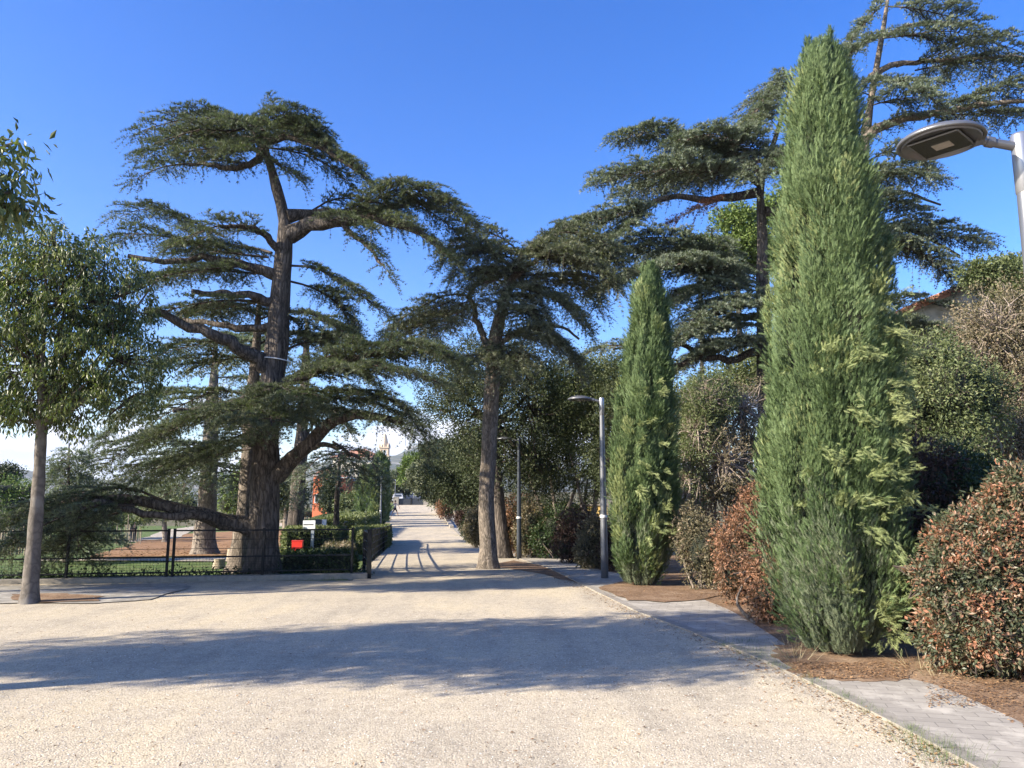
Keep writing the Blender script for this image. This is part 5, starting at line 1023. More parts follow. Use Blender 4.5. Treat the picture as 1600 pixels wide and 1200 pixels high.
# side fence
sf = [(563, 905), (571, 893), (579, 883), (587, 874), (594, 867), (601, 861), (607, 856), (612, 852)]
sp = [G(*a) for a in sf]; sp = [s_ + np.array((-.05, 0, 0)) for s_ in sp]; sp[0] = np.array((fb[0] + .12, fb[1] + .12, 0)); sp[0][2] = gz(sp[0][0], sp[0][1])
sfr = thing('metal_fence', 'dark fence with five rails running away along the left edge of the path', 'fence', sp[0])
b = MB(); b.box(sp[0] + Z * .52, (.085, .085, 1.06)); b.box(sp[0] + Z * 1.055, (.10, .10, .03)); b.build('corner_post', M['black'], sfr)
for i in range(len(sp) - 1):
    p0, p1 = sp[i], sp[i + 1]; d = p1 - p0; ang = math.atan2(d[1], d[0]); L = np.linalg.norm(d)
    b = MB(); b.box(p1 + Z * .5, (.06, .06, 1.02), ang); b.build('post', M['black'], sfr)
    for z in (.16, .36, .56, .77, .98):
        b = MB(); b.tube([p0 + Z * z, p1 + Z * z], .014 if z < .9 else .022, 6); b.build('rail', M['black'], sfr)
    for k in range(1, 3): b = MB(); b.box(p0 + d * k / 3 + Z * .5, (.03, .03, .9), ang); b.build('slat', M['black'], sfr)
# handrail by the hedge
hr = [G(537, 846), G(549, 838), (G(563, 831)), G(578, 826)]
h_ = thing('handrail', 'black double handrail running down beside the clipped hedges', 'handrail', hr[0])
for i, p in enumerate(hr): b = MB(); b.tube([p, p + Z * 1.0], .03, 6); b.build('post', M['black'], h_)
for z in (1.0, .72, .45): b = MB(); b.tube([p + Z * z for p in hr], .028, 6); b.build('rail', M['black'], h_)

# ------------------------------------------------------------------ street lamps
def make_lamp(pole='steel'):
    r_ = thing('street_lamp', 'grey', 'street lamp', (0, 0, 0))
    b = MB(); b.lathe((0, 0, 0), [(.0, -.05), (.082, -.05), (.080, .5), (.075, 1.2), (.052, 3.55), (.050, 3.6)], 18); b.build('pole', M[pole], r_)
    b = MB(); b.lathe((0, 0, 0), [(.0505, 3.58), (.056, 3.585), (.056, 3.97), (.05, 3.985), (.0, 3.99)], 18); b.build('collar', M['galv' if pole == 'steel' else pole], r_)
    b = MB(); b.tube([(-.03, 0, 3.90), (-.16, 0, 3.93), (-.26, 0, 3.955)], [.030, .028, .028], 12); b.tube([(-.17, 0, 3.933), (-.215, 0, 3.943)], .036, 12); b.build('arm', M['steel'], r_)
    c = (-.50, 0, 3.955)
    b = MB(); b.lathe(c, [(0, .078), (.06, .076), (.13, .066), (.19, .048), (.24, .024), (.262, .006), (.266, -.006), (.262, -.014), (.245, -.016), (.243, -.004), (.238, -.004), (.236, -.020), (.232, -.026), (.228, -.022), (.226, -.014), (0, -.014)], 44)
    b.tube([(-.30, 0, 3.957), (-.235, 0, 3.957)], [.052, .034], 12); hd = b.build('lamp_head', M['steel'], r_)
    b = MB(); s = .206
    b.quadbox([(c[0] - s, 0, c[2] - .030), (c[0], -s, c[2] - .030), (c[0] + s, 0, c[2] - .030), (c[0], s, c[2] - .030)], .011); b.build('lens', M['lens'], hd)
    b = MB(); s2 = .212
    for k in range(4):
        a0, a1 = math.pi / 2 * k, math.pi / 2 * (k + 1); b.tube([(c[0] + s2 * math.cos(a0), s2 * math.sin(a0), c[2] - .026), (c[0] + s2 * math.cos(a1), s2 * math.sin(a1), c[2] - .026)], .007, 6)
    b.build('lens_frame', M['steel'], hd)
    b = MB(); b.box((c[0] + .01, 0, c[2] - .0325), (.09, .11, .004), R(45)); b.build('led_panel', M['led'], hd)
    b = MB(); b.lathe((0, 0, 0), [(.08, 1.32), (.083, 1.33), (.083, 1.37), (.08, 1.38)], 16); b.build('band', M['white'], r_)
    return r_
gl = 'street lamps along the path'
lp = make_lamp(); g_ = P(1593, 220, 4.72); top_ = P(1593, 210, 4.72)
lp.location = (float(top_[0]), 4.72, float(top_[2]) - 3.985); lp['label'] = 'near lamp at the right edge, its round head seen from below against the sky'; lp['group'] = gl; lp.rotation_euler.z = R(-4)
def lamp_at(u, v, label, rz=0, Y=None):
    c = copy_tree(lp); g = G(u, v) if Y is None else P(u, v, Y); c.location = (g[0], g[1], gz(g[0], g[1])); c['label'] = label; c.rotation_euler.z = rz; return c
lamp_at(945, 905, 'lamp on the pavement beside the smaller cypress, head turned left', R(-3))
dk = lamp_at(811, 861, 'lamp with thin pole coloured dark for the tree shade right of the bare trunk', R(-3), 25.8)
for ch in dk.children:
    if ch.name.split('.')[0] in ('pole', 'collar'): ch.material_slots[0].link = 'OBJECT'; ch.material_slots[0].material = M['steeld']  # darker steel here paints the tree shade onto pole and collar
lamp_at(594, 826, 'lamp in front of the dark cypress row, sunlit pole', R(-5))
lamp_at(588, 815, 'lamp half hidden inside the dark cypress row', R(175))
lamp_at(568, 797, 'lamp at the left end of the cypress row', R(0))
for (u, v, lb) in ((617, 789, 'lamp left of the far street by the gate pier'), (646, 783, 'pale lamp in the middle of the far street'), (630, 781, 'white lamp post on the left side of the far street')):
    lamp_at(u, v, lb, R(0))
lamp_at(485, 812, 'tall pale lamp pole in the park, left of the weeping cedar', R(0))

# ------------------------------------------------------------------ small park things
def tbox(c, s, rz=0): b = MB(); b.box(c, s, rz); return b
s1 = G(487, 872); t1 = thing('sign', 'grey park sign post with white board hanging from its top, behind the fence', 'sign', s1)
b = MB(); b.box(s1 + Z * .62, (.10, .06, 1.3)); b.build('post', M['grey'], t1)
b = MB(); b.box(s1 + np.array((-.12, -.045, 1.12)), (.42, .025, .28)); b.build('board', M['white'], t1)
b = MB(); b.box(s1 + np.array((-.14, -.0595, 1.12)), (.34, .004, .03)); b.build('black_line', M['black'], t1)
s2_ = G(495, 866); t2 = thing('sign', 'thin sign post with grey panel and white tip just right of the white board', 'sign', s2_)
b = MB(); b.box(s2_ + Z * .65, (.06, .05, 1.34)); b.build('post', M['grey'], t2)
b = MB(); b.box(s2_ + np.array((.03, -.04, 1.18)), (.26, .02, .26)); b.build('panel', M['steeld'], t2)
b = MB(); b.box(s2_ + np.array((.25, -.04, 1.2)), (.17, .02, .22)); b.build('board', M['white'], t2)
s3 = G(460, 882); t3 = thing('bag_dispenser', 'bright red dog-bag dispenser on a post between the cedar trunk and the hedge', 'dispenser', s3)
b = MB(); b.box(s3 + Z * .3, (.11, .09, .68)); b.build('post', M['red'], t3)
b = MB(); b.box(s3 + np.array((.07, -.01, .56)), (.30, .14, .20)); b.box(s3 + np.array((.07, -.01, .67)), (.32, .16, .025)); b.build('box', M['red'], t3)
def stump(label, u, v, r, h, name='tree_stump'):
    g = G(u, v); t = thing(name, label, 'stump', g); b = MB(); b.tube([g - Z * .03, g + Z * h * .4, g + Z * h], [r * 1.15, r, r * .95], 14, 0, True, False, .07, int(u)); b.build('bark', M['wood'], t)
    b = MB(); an = np.linspace(0, 6.283, 14, endpoint=False); v_ = np.stack([g[0] + r * .96 * np.cos(an), g[1] + r * .96 * np.sin(an), np.full(14, g[2] + h)], 1); b.add(np.vstack([[g + Z * (h + .004)], v_]), [(0, i + 1, (i + 1) % 14 + 1) for i in range(14)]); b.build('cut_face', M['sandy'], t)
stump('low pale tree stump in the grass behind the fence', 342, 889, .15, .26); stump('short upright log standing left of the cedar trunks', 361, 878, .14, .40)
# stake fence
sk = thing('stake_fence', 'palisade of thin pale wooden stakes round a planting in the park', 'fence', G(185, 848)); rg = np.random.RandomState(3)
for i in range(27):
    u = 150 + i * 2.7 + rg.uniform(-1, 1); g = G(u, 849 + rg.uniform(-3, 3)); b = MB(); hh = rg.uniform(.9, 1.5) if i % 9 else 2.3
    b.tube([g - Z * .05, g + Z * hh + np.append(rg.normal(size=2) * .05, 0)], .035, 5); b.build('stake', M['wood'], sk)
sk = thing('stake_fence', 'second row of wooden stakes at the left edge of the park', 'fence', G(10, 866))
for i in range(12):
    u = -8 + i * 4.2; g = G(u, 866 + rg.uniform(-2, 2)); b = MB(); b.tube([g - Z * .05, g + Z * rg.uniform(.9, 1.3)], .035, 5); b.build('stake', M['wood'], sk)
def guard(label, u, v):
    g = G(u, v); t = thing('tree_guard', label, 'tree guard', g, 'wooden guards round young trees')
    for dx, dy in ((-.35, -.3), (.35, -.3), (0, .35)): b = MB(); b.box(g + np.array((dx, dy, .8)), (.1, .1, 1.65)); b.build('stake', M['wood'], t)
    b = MB(); b.box(g + np.array((0, -.3, 1.5)), (.8, .06, .12)); b.box(g + np.array((0, .02, 1.38)), (.5, .5, .06), R(45)); b.build('crossbar', M['wood'], t)
guard('wooden young-tree guard right of the dark straight cedar trunk', 480, 824); guard('wooden young-tree guard between the big trunk and the dark cedar', 440, 829)

# ------------------------------------------------------------------ people
def person(label, base, joints, edges, rad, skinpts, clothes, h=1.75, rz=0, hair=True):
    """one skinned body; clothes are separate skinned shells over some of its bones"""
    root = thing('person', label, 'person', base); root.rotation_euler.z = rz
    def skin(name, idx, eds, grow, mat, rings=None):
        mp_ = {a: i for i, a in enumerate(idx)}
        me = bpy.data.meshes.new(name); me.from_pydata([joints[a] for a in idx], [(mp_[a], mp_[c]) for a, c in eds if a in mp_ and c in mp_], []); me.update()
        o = bpy.data.objects.new(name, me); COL.objects.link(o); o.parent = root
        mo = o.modifiers.new('skin', 'SKIN'); lay = me.skin_vertices[0] if me.skin_vertices else None
        if lay is None:
            bm = bmesh.new(); bm.from_mesh(me); bm.verts.layers.skin.verify(); bm.to_mesh(me); bm.free(); lay = me.skin_vertices[0]
        for a, i in mp_.items():
            r = rad[a]; lay.data[i].radius = (r[0] * grow, r[1] * grow); lay.data[i].use_root = (i == 0)
        sb = o.modifiers.new('sub', 'SUBSURF'); sb.levels = 2; sb.render_levels = 2; me.materials.append(M[mat])
        return o
    skin('body', list(joints), edges, 1.0, 'skin')
    for nm, idx, g, mat in clothes: skin(nm, idx, edges, g, mat)
    if hair:
        hd_ = np.array(joints['head']); b = MB()
        b.lathe((0, 0, 0), [(.0, .125), (.05, .118), (.085, .085), (.101, .03), (.098, -.02), (.085, -.05)], 14); o = b.build('hair', M['hair'], root, origin=np.zeros(3)); o.location = tuple(hd_ + np.array((0, .012, .0)))
    return root
def body(stride, arm, lean=0):
    J = {'pelvis': (0, 0, .95), 'waist': (0, 0, 1.08), 'chest': (lean * .5, 0, 1.30), 'neck': (lean, 0, 1.47), 'chin': (lean, -.01, 1.54), 'head': (lean, -.015, 1.64), 'crown': (lean, -.01, 1.72), 'nose': (lean, -.115, 1.62)}
    for s, n in ((-1, 'l'), (1, 'r')):
        st = stride * s
        J['hip' + n] = (.09 * s * (0.35 if stride else 1) + st * .05, 0, .90); J['knee' + n] = ((.10 * s if not stride else st * .22), -.02, .50); J['ankle' + n] = ((.10 * s if not stride else st * .38), .02, .09); J['toe' + n] = ((.10 * s if not stride else st * .38 + .12 * np.sign(stride)), -.10 if not stride else -.02, .035)
        J['sh' + n] = (lean + .17 * s * (.5 if stride else 1), 0, 1.41); J['elb' + n] = (lean + .20 * s - st * .18, -.02 if not arm else -.05, 1.14); J['wr' + n] = (lean + (.19 * s - st * .30 if not arm else .10 * s), -.05 if not arm else -.26, .93 if not arm else 1.08)
        J['palm' + n] = tuple(np.array(J['wr' + n]) + np.array((0, -.01, -.07) if not arm else (-.03 * s, -.06, .0)))
        for k in range(4):
            J['f%d%s' % (k, n)] = tuple(np.array(J['palm' + n]) + np.array(((k - 1.5) * .018, -.015 - .006 * k, -.075 + .008 * abs(k - 1.3)) if not arm else ((k - 1.5) * .018, -.07 + .006 * abs(k - 1.3), -.015)))
        J['th' + n] = tuple(np.array(J['palm' + n]) + np.array((-.045 * s, -.02, -.02)))
    E = [('pelvis', 'waist'), ('waist', 'chest'), ('chest', 'neck'), ('neck', 'chin'), ('chin', 'head'), ('head', 'crown'), ('head', 'nose')]
    Rd = {'pelvis': (.15, .11), 'waist': (.135, .10), 'chest': (.165, .11), 'neck': (.06, .06), 'chin': (.062, .07), 'head': (.082, .098), 'crown': (.055, .065), 'nose': (.014, .014)}
    for n in 'lr':
        E += [('pelvis', 'hip' + n), ('hip' + n, 'knee' + n), ('knee' + n, 'ankle' + n), ('ankle' + n, 'toe' + n), ('chest', 'sh' + n), ('sh' + n, 'elb' + n), ('elb' + n, 'wr' + n), ('wr' + n, 'palm' + n), ('palm' + n, 'th' + n)]
        Rd.update({'hip' + n: (.09, .09), 'knee' + n: (.058, .058), 'ankle' + n: (.038, .038), 'toe' + n: (.036, .028), 'sh' + n: (.056, .056), 'elb' + n: (.041, .041), 'wr' + n: (.027, .027), 'palm' + n: (.033, .02), 'th' + n: (.009, .009)})
        for k in range(4): E.append(('palm' + n, 'f%d%s' % (k, n))); Rd['f%d%s' % (k, n)] = (.009, .009)
    return J, E, Rd
J, E_, Rd = body(-1, False, .02); g_ = G(617, 807)
person('walker in grey top and dark shorts crossing the far end of the path', g_, J, E_, Rd, None,
       [('shirt', ['waist', 'chest', 'shl', 'shr', 'elbl', 'elbr', 'pelvis'], 1.16, 'cloth_g'), ('shorts', ['pelvis', 'hipl', 'hipr', 'kneel', 'kneer'], 1.22, 'cloth_b')])
J, E_, Rd = body(0, True); g_ = G(209, 847)
person('person in black clothes with a white strip at the waist, standing by the wooden stakes', g_, J, E_, Rd, None,
       [('jacket', ['waist', 'chest', 'shl', 'shr', 'elbl', 'elbr', 'wrl', 'wrr', 'pelvis'], 1.18, 'cloth_b'), ('trousers', ['pelvis', 'hipl', 'hipr', 'kneel', 'kneer', 'anklel', 'ankler'], 1.2, 'cloth_b'), ('belt', ['pelvis', 'waist'], 1.28, 'cloth_w')])

# ------------------------------------------------------------------ gate, walls, bin
YG = 121.0
def pier(label, u0, u1, h, Y, group=None):
    a, c = P(u0, 788, Y), P(u1, 788, Y); x = (a[0] + c[0]) / 2; w = abs(c[0] - a[0]); z = float(gz(x, Y)); t = thing('gate_pier', label, 'pier', (x, Y, z), group)
    b = MB(); b.box((x, Y, z + h / 2 - .1), (w, w * .8, h + .2)); b.build('shaft', M['concrete'], t)
    b = MB(); b.box((x, Y, z + h + .05), (w * 1.12, w * .9, .1)); b.build('cap', M['concrete'], t)
pier('pale stone gate pier left of the dark gate', 615, 623, 1.2, YG); pier('broad pale stone gate pier right of the dark gate', 662, 672, 1.15, YG)
xa, xc = P(623, 788, YG)[0], P(662, 788, YG)[0]; zz = float(gz((xa + xc) / 2, YG)); gt = thing('gate', 'low dark double gate closing the far end of the path', 'gate', ((xa + xc) / 2, YG, zz))
for k in (0, 1):
    x0 = xa + (xc - xa) * (0 if k == 0 else .52); x1 = xa + (xc - xa) * (.48 if k == 0 else 1)
    b = MB(); b.box(((x0 + x1) / 2, YG, zz + .55), (x1 - x0 - .1, .06, .95)); b.box(((x0 + x1) / 2, YG - .01, zz + 1.05), (x1 - x0 - .06, .09, .06)); b.box(((x0 + x1) / 2, YG - .01, zz + .08), (x1 - x0 - .06, .09, .06)); b.build('leaf', M['steeld'], gt)
b = MB(); b.box(((xa + xc) / 2, YG, zz + .6), (.22, .2, 1.2)); b.build('post', M['black'], gt)
def lowwall(label, pa, pe, h, w, mat='concrete', name='low_wall'):
    a, e = G(*pa), G(*pe); t = thing(name, label, 'wall', (a + e) / 2); d = e - a; ang = math.atan2(d[1], d[0]); L = np.linalg.norm(d[:2]); n = nrm(np.array((-d[1], d[0], 0))) * w / 2
    b = MB(); b.quadbox([a - n - Z * .1, e - n - Z * .1, e + n - Z * .1, a + n - Z * .1], h + .1); b.build('wall', M[mat], t); return t
lowwall('short pale wall right of the gate pier', (672, 791), (686, 793), .75, .4)
lowwall('pale low parapet between the path end and the pavement', (687, 797), (689, 806), .55, .45)
lowwall('long low concrete block edging the pavement beside the path', (697, 811), (706, 826), .22, .3)
p_ = G(691, 802); t = thing('bollard', 'thin black bollard at the end of the parapet', 'bollard', p_); b = MB(); b.lathe(tuple(p_), [(0, -.05), (.09, -.05), (.08, 1.1), (.1, 1.12), (.1, 1.2), (0, 1.26)], 10); b.build('shaft', M['black'], t); b = MB(); b.lathe(tuple(p_), [(.083, .85), (.092, .86), (.092, .95), (.083, .96)], 10); b.build('ring', M['white'], t)
p_ = G(722, 814); p_ = p_ + np.array((.2, 0, 0)); t = thing('litter_bin', 'yellow litter bin standing against the shrubs beside the far pavement', 'bin', p_)
b = MB(); b.box(p_ + Z * .70, (1.0, .8, 1.15)); b.box(p_ + Z * .08, (.9, .7, .16)); b.build('body', M['yellow'], t); b = MB(); b.box(p_ + Z * 1.32, (1.06, .86, .10)); b.box(p_ + Z * 1.40, (.8, .6, .08)); b.build('lid', M['yellow'], t)
b = MB(); b.box(p_ + np.array((0, -.42, 1.05)), (.5, .03, .16)); b.build('slot', M['black'], t)
a = P(866, 838, 34); t = thing('garden_wall', 'yellow rendered garden wall glimpsed under the oaks', 'wall', a); b = MB(); p_ = P(884, 795, 34); b.box((p_[0], 34, p_[2] - .6), (3.6, .2, 1.5)); b.build('wall', M['yellowr'], t)
b = MB(); b.box((p_[0], 34, p_[2] + .18), (3.7, .3, .08)); b.build('coping', M['concrete'], t)

# ------------------------------------------------------------------ buildings
def house(name, label, u0, u1, vt, Y, depth, wallm, roofh, roofm='rooft', hip=True, over=.4, nwin=3, floors=2, zb=None, rz=0, winm='winglass', cat='building'):
    a, c = P(u0, vt, Y), P(u1, vt, Y); w = c[0] - a[0]; top = a[2]; zb = float(gz((a[0] + c[0]) / 2, Y)) - .5 if zb is None else zb; cx, cy = (a[0] + c[0]) / 2, Y + depth / 2
    t = thing(name, label, cat, (cx, cy, zb)); H = top - zb
    b = MB(); b.box((cx, cy, zb + H / 2), (w, depth, H)); b.build('wall', M[wallm], t)
    x0, x1, y0, y1 = cx - w / 2 - over, cx + w / 2 + over, cy - depth / 2 - over, cy + depth / 2 + over
    b = MB(); b.box((cx, cy, top + .09), (w + 2 * over, depth + 2 * over, .18)); b.build('eaves', M['white'], t)
    b = MB(); z0 = top + .18; hw = min(w, depth) / 2 * (1 if hip else 0)
    v = [(x0, y0, z0), (x1, y0, z0), (x1, y1, z0), (x0, y1, z0), (x0 + hw, cy, z0 + roofh), (x1 - hw, cy, z0 + roofh)]
    b.add(v, [(0, 1, 5, 4), (2, 3, 4, 5)]); b.add(v, [(1, 2, 5), (3, 0, 4)]); b.build('roof', M[roofm], t)
    for f in range(floors):
        for k in range(nwin):
            x = cx - w / 2 + w * (k + .5) / nwin; z = zb + H * (f + .55) / floors; wn_ = min(1.1, w / nwin * .4)
            b = MB(); fr_ = b; b.box((x, cy - depth / 2 - .03, z), (wn_ + .2, .08, 1.6)); o = b.build('window', M['white'], t)
            b = MB(); b.box((x, cy - depth / 2 - .08, z), (wn_, .06, 1.4)); b.build('pane', M[winm], o)
    return t
house('house', 'large white house with hipped red tile roof left of the church spire', 520, 592, 716, 185, 13, 'cream', 2.6, 'rooft', True, .8, 6, 2)
house('house', 'low annex with yellow wall and flat pale roof in front of the white house', 538, 583, 752, 150, 8, 'yellowr', .5, 'concrete', True, .6, 3, 1)
house('house', 'orange-walled house with red roof behind the park', 490, 516, 743, 140, 9, 'orange', 1.4, 'rooft', True, .3, 2, 1)
house('house', 'small orange wing between the dark conifer and the yellow annex', 524, 540, 747, 143, 8, 'orange', 1.1, 'rooft', True, .3, 1, 1)
house('house', 'cream building end-on at the right of the far street', 650, 658, 746, 260, 14, 'cream', 1.6, 'rooft', True, .3, 2, 3)
house('kiosk', 'small white kiosk behind the right gate pier', 672, 686, 768, 132, 3, 'white', .25, 'concrete', True, .1, 3, 1)
# church spire
YS = 300; a = P(600, 740, YS); cx, cy = a[0], YS; zb = float(gz(cx, cy)); K = YS / F
z_ = lambda v: P(600, v, YS)[2]
t = thing('church', 'pale stone church bell tower with pointed spire above the cypresses', 'church', (cx, cy, zb))
w = 16 * K
b = MB(); b.box((cx, cy, (zb + z_(714)) / 2), (w, w, z_(714) - zb)); b.build('tower', M['stone'], t)
b = MB(); b.box((cx, cy, z_(713.4)), (w * 1.15, w * 1.15, .5)); b.box((cx, cy, z_(699.5)), (w * 1.0, w * 1.0, .4)); b.build('cornice', M['stone'], t)
b = MB()
for sx in (-1, 1):
    for sy in (-1, 1): b.box((cx + sx * w * .34, cy + sy * w * .34, (z_(713) + z_(700)) / 2), (w * .17, w * .17, z_(700) - z_(713)))
b.box((cx, cy, z_(701.5)), (w * .84, w * .84, .9)); b.build('belfry', M['stone'], t)
b = MB()
for sx in (-1, 1):
    for sy in (-1, 1): b.lathe((cx + sx * w * .42, cy + sy * w * .42, z_(699)), [(w * .09, 0), (w * .09, .6), (.01, 2.2)], 8, 0, False)
b.build('pinnacle', M['stone'], t)
b = MB(); b.lathe((cx, cy, z_(699)), [(w * .40, 0), (w * .27, 3.0 * K / .25), (w * .15, 9 * K / .25 * .55), (.05, z_(677) - z_(699))], 8, 0, False); b.build('spire', M['stone'], t)
b = MB(); b.box((cx, cy, z_(676) + .2), (.14, .14, 1.6)); b.box((cx, cy, z_(676) + .4), (.8, .12, .14)); b.build('cross', M['black'], t)
b = MB(); b.tube([(cx, cy, z_(703)), (cx, cy, z_(707))], [.25, .6], 10); b.build('bell', M['steeld'], t)
# gabled building behind the right-hand shrubs
YH = 26; p0, p1, p2 = P(1395, 500, YH), P(1545, 437, YH), P(1660, 437, YH); zb = float(gz(p1[0], YH))
t = thing('house', 'house gable with a sloping tiled verge behind the dry twiggy bush at the right', 'building', (p1[0], YH, zb))
b = MB(); q = np.array([(p0[0], YH, zb), (p2[0], YH, zb), p2, p1, p0]); q2 = q + np.array((0, 7, 0)); b.add(np.vstack([q, q2]), [(0, 1, 2, 3)]); b.add(np.vstack([q, q2]), [(0, 3, 4)]); b.add(np.vstack([q, q2]), [(5, 0, 4, 9), (6, 5, 8, 7), (1, 6, 7, 2)]); b.build('wall', M['rubble'], t)
b = MB(); up = np.array((0, 0, .16)); f_ = np.array((0, -.25, 0)); 
for (e0, e1) in ((p0, p1), (p1, p2)):
    v = [e0 + f_, e1 + f_, e1 + (0, 7, 0), e0 + (0, 7, 0)]; v = v + [x + up for x in v]; b.add(v, [(0, 1, 5, 4), (4, 5, 6, 7), (1, 2, 6, 5), (2, 3, 7, 6), (3, 0, 4, 7)])
b.build('roof', M['rooft'], t)
b = MB(); n_ = 22
for i in range(n_): s_ = i / n_; c0 = p0 * (1 - s_) + p1 * s_ + up + f_; b.tube([c0 + (0, -.06, .02), c0 + (0, .5, .02)], .075, 6)
b.build('verge_tiles', M['rooft'], t)
b = MB(); p_ = P(1565, 410, YH + 3); b.tube([p_ - Z * .9, p_ + Z * .4], .02, 5); b.tube([p_ + (-.3, 0, 0), p_ + (.3, 0, 0)], .012, 4); b.build('antenna', M['galv'], t)
# ------------------------------------------------------------------ cars beyond the gate
def make_car():
    t = thing('parked_car', 'x', 'car', (0, 0, 0)); b = MB()     # long axis along Y, nose towards -Y
    prof = [(-2.1, .35), (-2.12, .62), (-2.0, .78), (-1.1, .93), (-.45, 1.38), (.2, 1.46), (1.1, 1.42), (1.8, 1.0), (2.1, .92), (2.12, .4)]
    n = len(prof); v = []
    for sx, k in ((-1, 1), (1, 1)):
        for (y, z) in prof: v.append((sx * (.86 if z < 1.0 else .70), y, z))
    b.add(v, [(i, (i + 1) % n, (i + 1) % n + n, i + n) for i in range(n)], 0)
    for s in range(1, n - 1): b.add([v[0], v[s + 1], v[s]], [(0, 1, 2)]); b.add([v[n], v[n + s], v[n + s + 1]], [(0, 1, 2)])
    b.build('body', M['car_w'], t)
    b = MB(); b.add([(-.66, -1.06, .97), (.66, -1.06, .97), (.60, -.5, 1.36), (-.60, -.5, 1.36)], [(0, 1, 2, 3)]); 
    for s in (-1, 1): b.add([(s * .862, -.95, .98), (s * .862, 1.6, 1.0), (s * .72, 1.0, 1.38), (s * .72, -.4, 1.36)], [(0, 1, 2, 3)])
    w_ = b.build('windows', M['winglass'], t); w_.location = (0, -.02, .012)
    for sx in (-1, 1):
        for y in (-1.3, 1.3):
            b = MB(); b.tube([(sx * .72, y, .32), (sx * .90, y, .32)], .32, 16); wh = b.build('wheel', M['rubber'], t)
            b = MB(); b.tube([(sx * .90, y, .32), (sx * .915, y, .32)], .19, 10); b.build('rim', M['rim'], wh)
        b = MB(); b.box((sx * .62, -2.09, .68), (.32, .08, .13)); b.build('headlight', M['white'], t)
    b = MB(); b.box((0, -2.12, .45), (1.2, .06, .2)); b.build('grille', M['black'], t)
    return t
car = make_car(); first = True
cars = [(-19.4, 132, 0, 'car_w', 'white car nearest the gate on the left of the far street'), (-20.6, 141, 0, 'car_b', 'dark blue car behind the nearest white one, left side of the street'), (-21.9, 151, 0, 'car_g', 'grey car third in the left parking row'), (-23.6, 164, 0, 'car_w', 'white car fourth in the left parking row'),
        (-25.4, 178, 0, 'car_k', 'black car fifth in the left parking row'), (-29.5, 212, .1, 'car_k', 'black car crossing in the middle of the far street'), (-27.2, 214, .1, 'car_w', 'white car beside the black one far up the street'), (-24.2, 205, 0, 'car_g', 'grey car parked on the right side far up the street'), (-13.2, 134, -.1, 'car_b', 'dark car partly hidden behind the right gate pier')]
for x, y, rz, m_, lb in cars:
    c = car if first else copy_tree(car); first = False
    c.location = (x, y, float(gz(x, y)) + .1); c.rotation_euler.z = rz + .12; c['label'] = lb; c['group'] = 'cars parked along the far street'
    for ch in c.children:
        if ch.name.startswith('body'): ch.material_slots[0].link = 'OBJECT'; ch.material_slots[0].material = M[m_]

# ------------------------------------------------------------------ loose ground things
def scatter(name, label, pos, size, T, mat, seed, flat=True, kind='stuff', D=None, cat=None):
    rng = np.random.RandomState(seed); n = len(pos); a = rng.uniform(0, 6.28, n)
    D = np.stack([np.cos(a), np.sin(a), rng.normal(size=n) * .15], 1) if D is None else D
    U = nrm(Z + rng.normal(size=(n, 3)) * (.25 if flat else .8)); b = MB(); place(T[0], T[1], pos, D, U, size, rng, b, 0, .35); return tag(b.build(name, M[mat]), label, cat, kind=kind)
def near_kerb(n, seed, sd, off=0, y0=4.2, y1=26, yb=1.6):
    rng = np.random.RandomState(seed); y = y0 + (y1 - y0) * rng.uniform(size=n) ** yb; x = np.array([XK(q) for q in y]) + off + rng.normal(size=n) * sd; return np.stack([x, y, gz(x, y) + .012], 1)
r9 = np.random.RandomState(9)
pk = near_kerb(5200, 1, .16, -.10); pk = pk[pk[:, 0] < np.array([XK(q) for q in pk[:, 1]]) - .03]
xs = []
for _ in range(13000):
    y = 4.5 + 18 * r9.uniform() ** 1.3; x = XO(y) + 3.0 * r9.uniform() ** 1.4 - .06; xs.append((x, y, float(gz(x, y)) + .022))
for (u0, u1, v0, v1, n) in ((1240, 1420, 1040, 1066, 1500), (940, 1180, 922, 938, 900), (1450, 1600, 1060, 1110, 900), (765, 915, 884, 908, 900)):
    for _ in range(n): p = G(r9.uniform(u0, u1), r9.uniform(v0, v1)); xs.append((p[0], p[1], p[2] + .036))
scatter('fallen_leaves', 'brown fallen leaves and needles over the beds and along the kerb', np.vstack([pk, np.array(xs)]), r9.uniform(.015, .04, len(pk) + len(xs)), LEAF, 'leafl', 11)
n = 2600; y = 4.6 + 13 * r9.uniform(size=n) ** 1.5; x = r9.uniform(-1, 1, n) * y * .7; ok = x < np.array([XK(q) for q in y]); x, y = x[ok], y[ok]
scatter('fallen_bits', 'scattered twig bits and dead leaves on the gravel', np.stack([x, y, np.full(len(x), .012)], 1), r9.uniform(.012, .04, len(x)), LONG, 'leafl', 12)
n = 26000; y = 4.4 + 8 * r9.uniform(size=n) ** 1.5; x = r9.uniform(-1, 1, n) * y * .72; ok = x < np.array([XK(q) for q in y]) - .02; x, y = x[ok], y[ok]
OCT = (np.array([(1, 0, 0), (0, .8, 0), (-1, 0, 0), (0, -.8, 0), (0, 0, .7)]), [(0, 1, 4), (1, 2, 4), (2, 3, 4), (3, 0, 4)])
scatter('pebbles', 'pale pebbles lying loose on the gravel', np.stack([x, y, np.full(len(x), .003)], 1), r9.uniform(.003, .009, len(x)), OCT, 'pebble', 13)
BLADE = spikes([((1, 0, 0), 1)], 1.0, .035)
